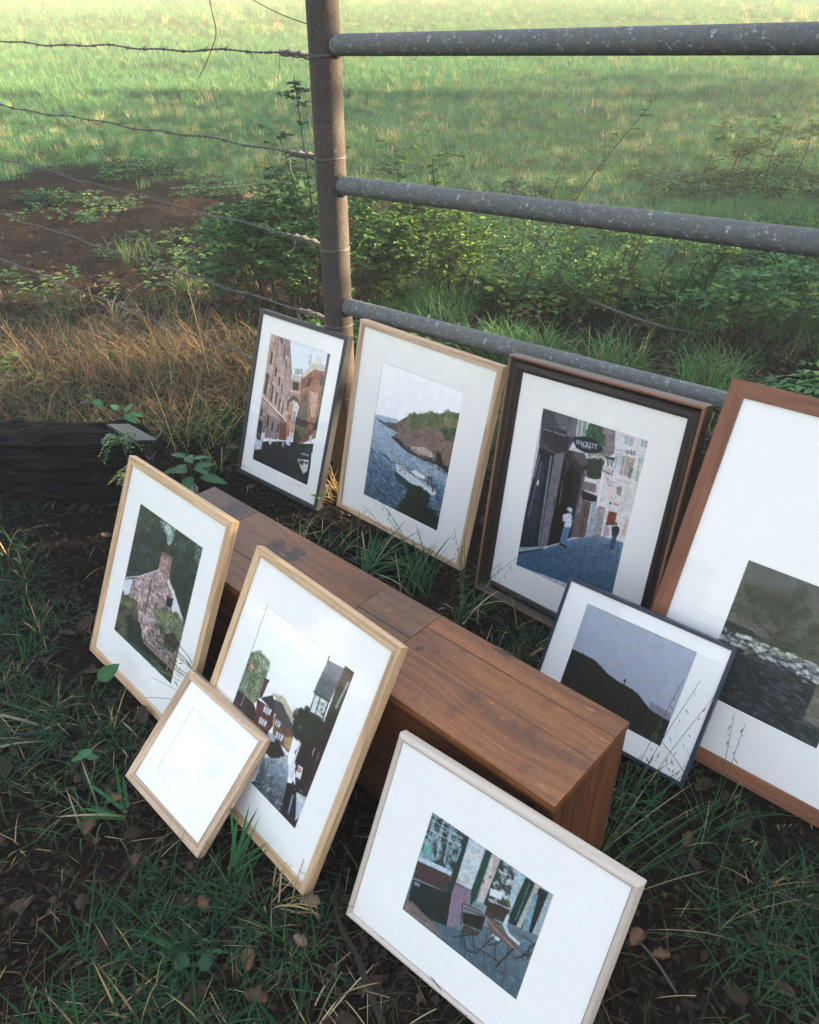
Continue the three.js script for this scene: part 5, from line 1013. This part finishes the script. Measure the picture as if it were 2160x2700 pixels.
{
  const r = rnd(640), st = []; for (let k = 0; k < 44; k++) { const x = -1.35 + r() * 1.4, z = -4.6 - r() * 0.9, h = 0.25 + 0.72 * r() * (1 - 0.6 * Math.abs(x + 0.6)); st.push([x * 0.8 - 0.12, z - 0.1, x, h, z, 22, 0.2]); }
  shrub('leafy_bush', 'dense dark green leafy bush behind the post and the barbed wire', 'bush', st, 0.044, 15, 641, [[0.03, 0.10, 0.035], [0.045, 0.135, 0.04], [0.06, 0.17, 0.045], [0.10, 0.21, 0.05]]);
  shrub('tall_sprig', 'tall leafy sprig rising left of the post above the bush', 'sapling', [[-0.55, -5.0, -0.66, 1.40, -5.0, 16, 0.12], [-0.6, -5.05, -0.78, 1.08, -5.05, 18, 0.2], [-0.5, -5.0, -0.5, 1.15, -5.0, 14, 0.18], [-0.5, -5.0, -0.86, 0.98, -5.0, 14, 0.2]], 0.04, 8, 642, [DEEP, GREEN, [0.03, 0.10, 0.04]]);
  const s2 = []; for (let k = 0; k < 24; k++) { const x = -0.2 + r() * 0.75, z = -4.9 - r() * 0.6; s2.push([x - 0.08, z - 0.1, x, 0.2 + r() * 0.55, z, 18, 0.2]); } s2.push([0.05, -5.4, -0.1, 1.05, -5.3, 12, 0.2], [0.1, -5.4, 0.15, 0.95, -5.3, 12, 0.2]);
  shrub('leafy_bush', 'leafy bush right of the post, leaves coloured yellow green for low sun', 'bush', s2, 0.042, 12, 643, [[0.06, 0.16, 0.045], [0.15, 0.27, 0.045], [0.09, 0.2, 0.045], [0.2, 0.28, 0.04]]);  // bright yellow greens put the low sun into the leaf colours
  const s3 = []; for (let k = 0; k < 22; k++) { const x = 0.65 + r() * 1.5, z = -4.9 - r() * 0.6; s3.push([x - 0.1, z, x, 0.22 + r() * 0.38, z + 0.05, 15, 0.22]); }
  shrub('loose_shrub', 'loose airy shrub with fine leaves behind the middle rail', 'shrub', s3, 0.036, 11, 644, [[0.07, 0.18, 0.05], [0.11, 0.22, 0.07], [0.08, 0.18, 0.06], [0.16, 0.26, 0.06]]);
  shrub('arching_sprig', 'thin arching sprig with tiny leaves over the pasture at right', 'sapling', [[0.95, -6.1, 1.74, 1.24, -6.0, 9, 0.1], [0.95, -6.1, 1.15, 0.85, -6.0, 8, 0.14]], 0.024, 7, 645, [DEEP, GREEN]);
  const s4 = []; for (let k = 0; k < 14; k++) { const x = 1.75 + r() * 0.7, z = -4.2 - r() * 0.5; s4.push([x, z - 0.1, x + 0.05, 0.18 + r() * 0.3, z, 15, 0.18]); }
  shrub('leafy_bush', 'low leafy bush at the right edge under the middle rail', 'bush', s4, 0.05, 8, 646, [GREEN, [0.04, 0.13, 0.05], BRIGHT]);
  const s5 = []; for (let k = 0; k < 10; k++) { const x = 3.0 + r() * 1.3, z = -8.2 - r() * 0.9; s5.push([x, z - 0.1, x + 0.05, groundY(x, z) + 0.25 + r() * 0.4, z, 12, 0.25]); }
  shrub('leafy_bush', 'bush in the pasture at the right edge, leaves coloured yellowish for sunlight', 'bush', s5, 0.06, 9, 647, [BRIGHT, [0.15, 0.22, 0.04], [0.09, 0.17, 0.04]]);  // yellowed leaf colours stand in for sunlight on this bush
  const s6 = []; for (let k = 0; k < 8; k++) { const x = 0.75 + r() * 0.7, z = -7.6 - r() * 0.5; s6.push([x, z, x, groundY(x, z) + 0.15 + r() * 0.22, z, 10, 0.18]); }
  shrub('leafy_bush', 'small round green bush at the edge of the pasture, behind the middle rail', 'bush', s6, 0.045, 8, 648, [GREEN, DEEP, [0.06, 0.14, 0.05]]);
  [[0.35, -4.05, 'small fern-like seedling just right of the post'], [-0.55, -4.25, 'pale green seedling on the leaf litter left of the post'], [0.08, -4.05, 'spreading seedling close behind the lowest rail, by the post'], [0.75, -5.9, 'yellow green seedling on the leaf litter'], [1.0, -6.2, 'pale seedling beside the small round bush']].forEach(([x, z, lab], i) => shrub('seedling', lab, 'seedling', [0, 1, 2].map((k) => [x, z, x + (r() - 0.5) * 0.2, 0.1 + r() * 0.14, z + (r() - 0.5) * 0.2, 5, 0.1]), 0.045, 5, 660 + i, i % 3 ? [GREEN, [0.06, 0.15, 0.05]] : [[0.03, 0.12, 0.05]]));
}
// --- broad-leaved plants whose leaves can be told apart
function leafGeo(L, W, col, fold = 0.2, droop = 0.3, n = 7, tooth = 0) {
  const m = new MB(), rows = []; for (let k = 0; k <= n; k++) { const t = k / n, w = W * 0.5 * Math.pow(Math.sin(Math.PI * Math.pow(t, 0.8)), 0.8) * (1 - (k % 2 ? tooth : 0)) + 0.0004; rows.push([-1, 0, 1].map((s) => m.v(t * L, -droop * L * t * t + Math.abs(s) * w * fold, s * w, [col[0] * (s ? 1 : 1.5), col[1] * (s ? 1 : 1.3), col[2] * (s ? 1 : 1.5)]))); }
  for (let k = 0; k < n; k++) { const a = rows[k], b = rows[k + 1]; m.q(a[0], a[1], b[1], b[0]); m.q(a[1], a[2], b[2], b[1]); } return m.geo();
}
const greenLeaf = new THREE.MeshPhysicalMaterial({ vertexColors: true, roughness: 0.6, transmission: 0.12, thickness: 0, specularIntensity: 0.5 });
function plant(name, label, category, stemPts, leaves, col, stemR = 0.002) {
  const g = thing(name, label, category), s = new MB(), r = rnd(700 + leaves.length);
  for (const p of stemPts) tube(s, p.map((q) => V(...q)), stemR, stemR * 0.6, [0.05, 0.09, 0.03], 5, 5);
  mesh('stem', s.geo(), stemMat, g);
  for (const [x, y, z, yaw, pitch, roll, L, W, c] of leaves) { const o = mesh('leaf', leafGeo(L, W, jig(c ?? col, r, 0.2), 0.22, 0.25, 7, 0.06), greenLeaf, g); o.position.set(x, y, z); o.rotation.set(R(roll), R(yaw), R(pitch), 'YZX'); }
  return g;
}
{
  const bx = -0.835, bz = -2.52, r = rnd(71), lv = []; for (let k = 0; k < 11; k++) { const a = k * 137.5, h = 0.12 + 0.1 * (k / 11); lv.push([bx + Math.cos(R(a)) * 0.03 * (1 - k / 14), h, bz - Math.sin(R(a)) * 0.03 * (1 - k / 14), a, 18 - 22 * (1 - k / 11), (r() - 0.5) * 40, 0.105 - 0.045 * (k / 11), 0.05 - 0.018 * (k / 11)]); }
  plant('leafy_weed', 'weed with broad pointed leaves behind the left end of the box', 'weed', [[[bx, -0.02, bz], [bx + 0.004, 0.1, bz], [bx, 0.225, bz]]], lv, [0.03, 0.10, 0.035], 0.003);
  const B = [[-1.30, 0.31, -2.86, 160, 10, 20], [-1.29, 0.315, -2.86, 25, 15, -20], [-1.30, 0.30, -2.84, 195, -5, 10], [-1.285, 0.305, -2.845, -40, -10, 15], [-1.17, 0.29, -2.77, 120, 15, 10], [-1.165, 0.285, -2.76, -150, -10, 20], [-1.13, 0.285, -2.755, 80, 25, -10], [-1.12, 0.28, -2.75, 15, -4, 10], [-1.13, 0.28, -2.75, -35, -12, 20]];
  plant('bramble_shoot', 'bramble shoot with toothed green leaves above the dark timber', 'bramble', [[[-1.45, 0.02, -2.95], [-1.33, 0.28, -2.87], [-1.2, 0.285, -2.79], [-1.12, 0.28, -2.75]]], B.map((b, i) => [...b, 0.062, 0.034, i === 2 ? [0.06, 0.13, 0.08] : undefined]), [0.028, 0.115, 0.035]);
  plant('broadleaf_weed', 'single oval green leaf standing before the stone cottage picture', 'weed', [[[-0.885, -0.02, -1.505], [-0.868, 0.025, -1.505], [-0.845, 0.055, -1.5]]], [[-0.847, 0.053, -1.5, 15, 35, 55, 0.068, 0.042]], [0.025, 0.10, 0.03]);
  plant('broadleaf_weed', 'ivy-like leaf on the litter at the left edge', 'weed', [[[-0.76, -0.02, -1.2], [-0.79, 0.03, -1.235], [-0.80, 0.035, -1.25]]], [[-0.795, 0.035, -1.25, 100, 5, 10, 0.035, 0.034], [-0.80, 0.034, -1.25, 175, 0, 10, 0.03, 0.026], [-0.79, 0.034, -1.25, 20, 0, -10, 0.028, 0.024]], [0.03, 0.12, 0.04], 0.0012);
  plant('broadleaf_weed', 'pair of round leaves in the bottom left grass rosette', 'weed', [[[-0.43, -0.02, -0.79], [-0.44, 0.02, -0.775]], [[-0.43, -0.02, -0.79], [-0.40, 0.02, -0.775]]], [[-0.452, 0.022, -0.775, 0, 2, 5, 0.03, 0.036], [-0.405, 0.02, -0.775, 0, -4, 8, 0.026, 0.032]], [0.012, 0.055, 0.02], 0.001);
  plant('broadleaf_weed', 'pale leaf pair on the soil just left of the tuft before the boat picture', 'weed', [[[-0.36, -0.02, -2.52], [-0.35, 0.03, -2.52]]], [[-0.35, 0.03, -2.52, 40, 30, 0, 0.045, 0.02], [-0.35, 0.03, -2.52, 170, 25, 0, 0.04, 0.018], [-0.35, 0.03, -2.52, 280, 30, 0, 0.035, 0.018]], [0.10, 0.2, 0.04], 0.0012);
  // a lacy plant with bright cut leaves hanging over the timber's end
  const g = thing('lacy_plant', 'bright lacy leaved plant at the end of the dark timber', 'plant'), m = new MB(), s = new MB(), q = rnd(88);
  for (const [cx, cy, cz, n, len] of [[-1.055, 0.31, -2.475, 11, 0.10], [-1.005, 0.2, -2.40, 9, 0.09]]) for (let k = 0; k < n; k++) {
    const a = (k / n) * 6.283 + q(), d = V(Math.cos(a), (q() - 0.55) * 0.9, Math.sin(a)).normalize(), L = len * (0.6 + q() * 0.5), p0 = V(cx, cy, cz), e = p0.clone().addScaledVector(d, L).add(V(0, -L * 0.3, 0)), mm = p0.clone().lerp(e, 0.5).add(V(0, 0.02, 0)), cv = new THREE.CatmullRomCurve3([p0, mm, e]); tube(s, [p0, mm, e], 0.0012, 0.0006, [0.08, 0.14, 0.04], 4, 3);
    const c0 = q() < 0.35 ? [0.28, 0.34, 0.07] : q() < 0.5 ? [0.2, 0.26, 0.16] : [0.06, 0.16, 0.06]; for (let j = 0; j < 16; j++) { const t = 0.2 + 0.8 * j / 16, p = cv.getPoint(t), dir = d.clone().applyAxisAngle(V(0, 1, 0), (j % 2 ? 1 : -1) * (0.7 + q() * 0.4)).add(V(0, (q() - 0.4) * 0.5, 0)).normalize(); leaf(m, p, dir, V((q() - 0.5) * 0.8, 1, (q() - 0.5) * 0.8).normalize(), 0.012 + 0.012 * q(), 0.007, jig(c0, q, 0.25), 0.15, 0.2, true); }
  }
  tube(s, [V(-1.0, -0.02, -2.40), V(-1.01, 0.15, -2.42), V(-1.055, 0.31, -2.475)], 0.002, 0.0014, [0.07, 0.11, 0.04], 5, 5); mesh('stem', s.geo(), stemMat, g); mesh('foliage', m.geo(), leafMat, g);
}
// --- the old timber, the black plate on its stake and the glass globe
{
  const g = new THREE.BoxGeometry(1.7, 0.27, 0.24, 220, 40, 26), p = g.attributes.position; g.translate(-1.93, 0.105, -2.675);
  for (let i = 0; i < p.count; i++) { const x = p.getX(i), y = p.getY(i), z = p.getZ(i), fy = (y - 0.105) / 0.135, fz = (z + 2.675) / 0.12, k = Math.max(Math.abs(fy), Math.abs(fz)), round = Math.pow(Math.abs(fy), 6) * Math.pow(Math.abs(fz), 6), groove = (noise2(x * 2.2, y * 60 + z * 45, 33) - 0.5) * 0.03 + (noise2(x * 5, y * 110 + z * 90, 35) - 0.5) * 0.016 + (noise2(x * 14, y * 40 + z * 34, 34) - 0.5) * 0.022; p.setXYZ(i, x + (noise2(y * 30, z * 30, 36) - 0.5) * 0.05, y - fy * (round * 0.03) + fy * groove, z - fz * (round * 0.03) + fz * groove); }
  g.computeVertexNormals(); const uv = g.attributes.uv; for (let i = 0; i < p.count; i++) uv.setXY(i, p.getX(i), (p.getY(i) + p.getZ(i)) / 0.25);
  const t = wood(91, [30, 26, 24], [7, 6, 6], { streak: 1, pore: 1, blotch: 0.4 });
  tag(mesh('weathered_timber', g, new THREE.MeshPhysicalMaterial({ map: t, roughness: 0.9, specularIntensity: 0.3, bumpMap: grainB, bumpScale: 0.02 })), 'blackened weathered timber lying at the left edge behind the cottage picture', 'timber');
  const s = thing('staked_plate', 'black flat plate on a short stake at the end of the timber', 'metal plate'), bm = new THREE.MeshPhysicalMaterial({ color: lin(0.02, 0.021, 0.024), roughness: 0.42 });
  const X = V(0.15, 0, 0.14).normalize(), Y0 = V(0.058, -0.028, -0.061).normalize(), N = new THREE.Vector3().crossVectors(X, Y0).normalize(); if (N.y < 0) N.negate();
  const b = new RoundedBoxGeometry(0.21, 0.009, 0.092, 2, 0.002); b.applyMatrix4(new THREE.Matrix4().makeBasis(X, N, new THREE.Vector3().crossVectors(X, N))); b.translate(-1.046, 0.285, -2.57); mesh('plate', b, bm, s);
  const m = new MB(); tube(m, [V(-0.985, -0.04, -2.53), V(-0.985, 0.1, -2.53), V(-0.985, 0.268, -2.53)], 0.012, 0.012, null, 10, 2); mesh('stake', m.geo(), bm, s);
  const w = new MB(); tube(w, [V(-0.945, 0.285, -2.5), V(-0.925, 0.30, -2.53), V(-0.93, 0.315, -2.56), V(-0.955, 0.318, -2.575)], 0.0022, 0.0018, null, 6, 5); tube(w, [V(-0.985, 0.22, -2.51), V(-0.96, 0.222, -2.48), V(-0.94, 0.245, -2.485)], 0.0022, 0.0018, null, 6, 5); mesh('wire_loop', w.geo(), wireMat, s);
  const gl = new THREE.SphereGeometry(0.033, 40, 28); gl.translate(-0.862, 0.04, -2.56); tag(mesh('glass_globe', gl, new THREE.MeshPhysicalMaterial({ color: lin(0.75, 0.75, 0.72), transmission: 0.75, thickness: 0, roughness: 0.12, ior: 1.5, clearcoat: 1 })), 'small clear round globe on the soil under the broad leaved weed', 'globe');
}
// ------------------------------------------------------------------ the trees along the right, outside the picture, that shade the foreground
{
  // openings cut into the crowns along its rays so that the low sun reaches the post, the boat picture's edge and the leaf litter
  const gaps = [[-2.45, 0.22, 0.3, 0.28], [-2.85, 0.75, 0.26, 1.05], [-4.6, 0.3, 0.9, 0.5], [-6.2, 0.35, 0.6, 0.55], [-7.3, 0.3, 0.3, 0.3], [-8.8, 0.8, 0.45, 0.5]];
  const open = (x, y, z, r) => { const t = (x + 0.1) / sunDir.x, y0 = y - sunDir.y * t, z0 = z - sunDir.z * t; for (const [cz, cy, rz, ry] of gaps) if (((z0 - cz) / rz) ** 2 + ((y0 - cy) / ry) ** 2 < 1) return r() < 0.985; return z0 < -3.5 && z0 > -9 && y0 > -0.3 && y0 < 1.2 && r() < 0.84; };
  const bark = new THREE.MeshStandardMaterial({ map: wood(95, [92, 80, 70], [48, 40, 35], { streak: 1, pore: 0.8, blotch: 0.3 }), roughness: 0.95, bumpMap: grainB, bumpScale: 0.01 });
  const crownMat = new THREE.MeshPhysicalMaterial({ vertexColors: true, roughness: 0.9, transmission: 0.25, thickness: 0 });
  const spots = [[11.5, 3.5], [12.2, 0], [11.8, -3.6], [12.4, -7.2], [11.9, -10.8], [12.6, -14.2], [13.4, -17.4]];
  const made = [];
  spots.forEach(([x, z], i) => {
    const r = rnd(800 + i), y = groundY(x, z), g = thing('field_tree', 'broadleaved tree in the row right of the picture shading the fence', 'tree', 'trees in the row to the right'), m = new MB();
    const H = 5.0 + r() * 0.8; tube(m, [V(x, y - 0.2, z), V(x + 0.1, y + 1.6, z + 0.1), V(x - 0.1, y + 3.4, z), V(x, y + H * 0.8, z + 0.2)], 0.24, 0.06, null, 12, 6);
    const tips = []; for (let k = 0; k < 16; k++) { const a = k * 2.4 + r(), h = 0.8 + (k / 16) * (H - 2.4), L = 1.3 + r() * 1.4, b = V(x, y + h + 0.3, z), e = V(x + Math.cos(a) * L, y + h + 0.4 + r() * 1.0, z + Math.sin(a) * L); tube(m, [b, b.clone().lerp(e, 0.5).add(V(0, 0.15, 0)), e], 0.06, 0.015, null, 7, 4); tips.push(e); }
    mesh('trunk', m.geo(), bark, g);
    const f = new MB(); for (let k = 0; k < 90; k++) {
      const u = r() * 2 - 1, a = r() * 6.283, q = Math.cbrt(r()), cx = x + Math.cos(a) * Math.sqrt(1 - u * u) * q * 2.6, cy = y + 0.9 + (H - 0.9) * 0.5 + u * q * (H - 1.0) * 0.52, cz = z + Math.sin(a) * Math.sqrt(1 - u * u) * q * 2.6, n = i > 4 ? 55 : 210, sp = 0.42 + r() * 0.3;
      for (let j = 0; j < n; j++) { const px = cx + (r() + r() + r() - 1.5) * sp, py = cy + (r() + r() + r() - 1.5) * sp * 0.8, pz = cz + (r() + r() + r() - 1.5) * sp; if (open(px, py, pz, r)) continue; const b = r() * 6.283, l = 0.12 + r() * 0.08; leaf(f, V(px, py, pz), V(Math.cos(b), (r() - 0.6) * 0.8, Math.sin(b)).normalize(), V((r() - 0.5) * 1.6, 1, (r() - 0.5) * 1.6).normalize(), l, l * 0.62, jig([0.045, 0.10, 0.03], r, 0.3), 0.15, 0.2, true); }
    }
    mesh('crown', f.geo(), crownMat, g); made.push([g, x, z]);
  });
  // a farther row behind and left of the camera, which the glass of the pictures mirrors
  [[-33, 6], [-31, 12], [-30, 17.5], [-27, 23], [-23, 28], [-18, 31], [-12, 33], [-34, 0], [-35, -6]].forEach(([x, z], i) => { const [g0, ox, oz] = made[i % made.length], c = g0.clone(); c.name = numbered('field_tree'); c.position.set(x - ox, groundY(x, z) - groundY(ox, oz), z - oz); tag(c, 'broadleaved tree in the distant row behind the camera', 'tree', 'trees in the row behind the camera'); scene.add(c); });
}
renderer.render(scene, camera);
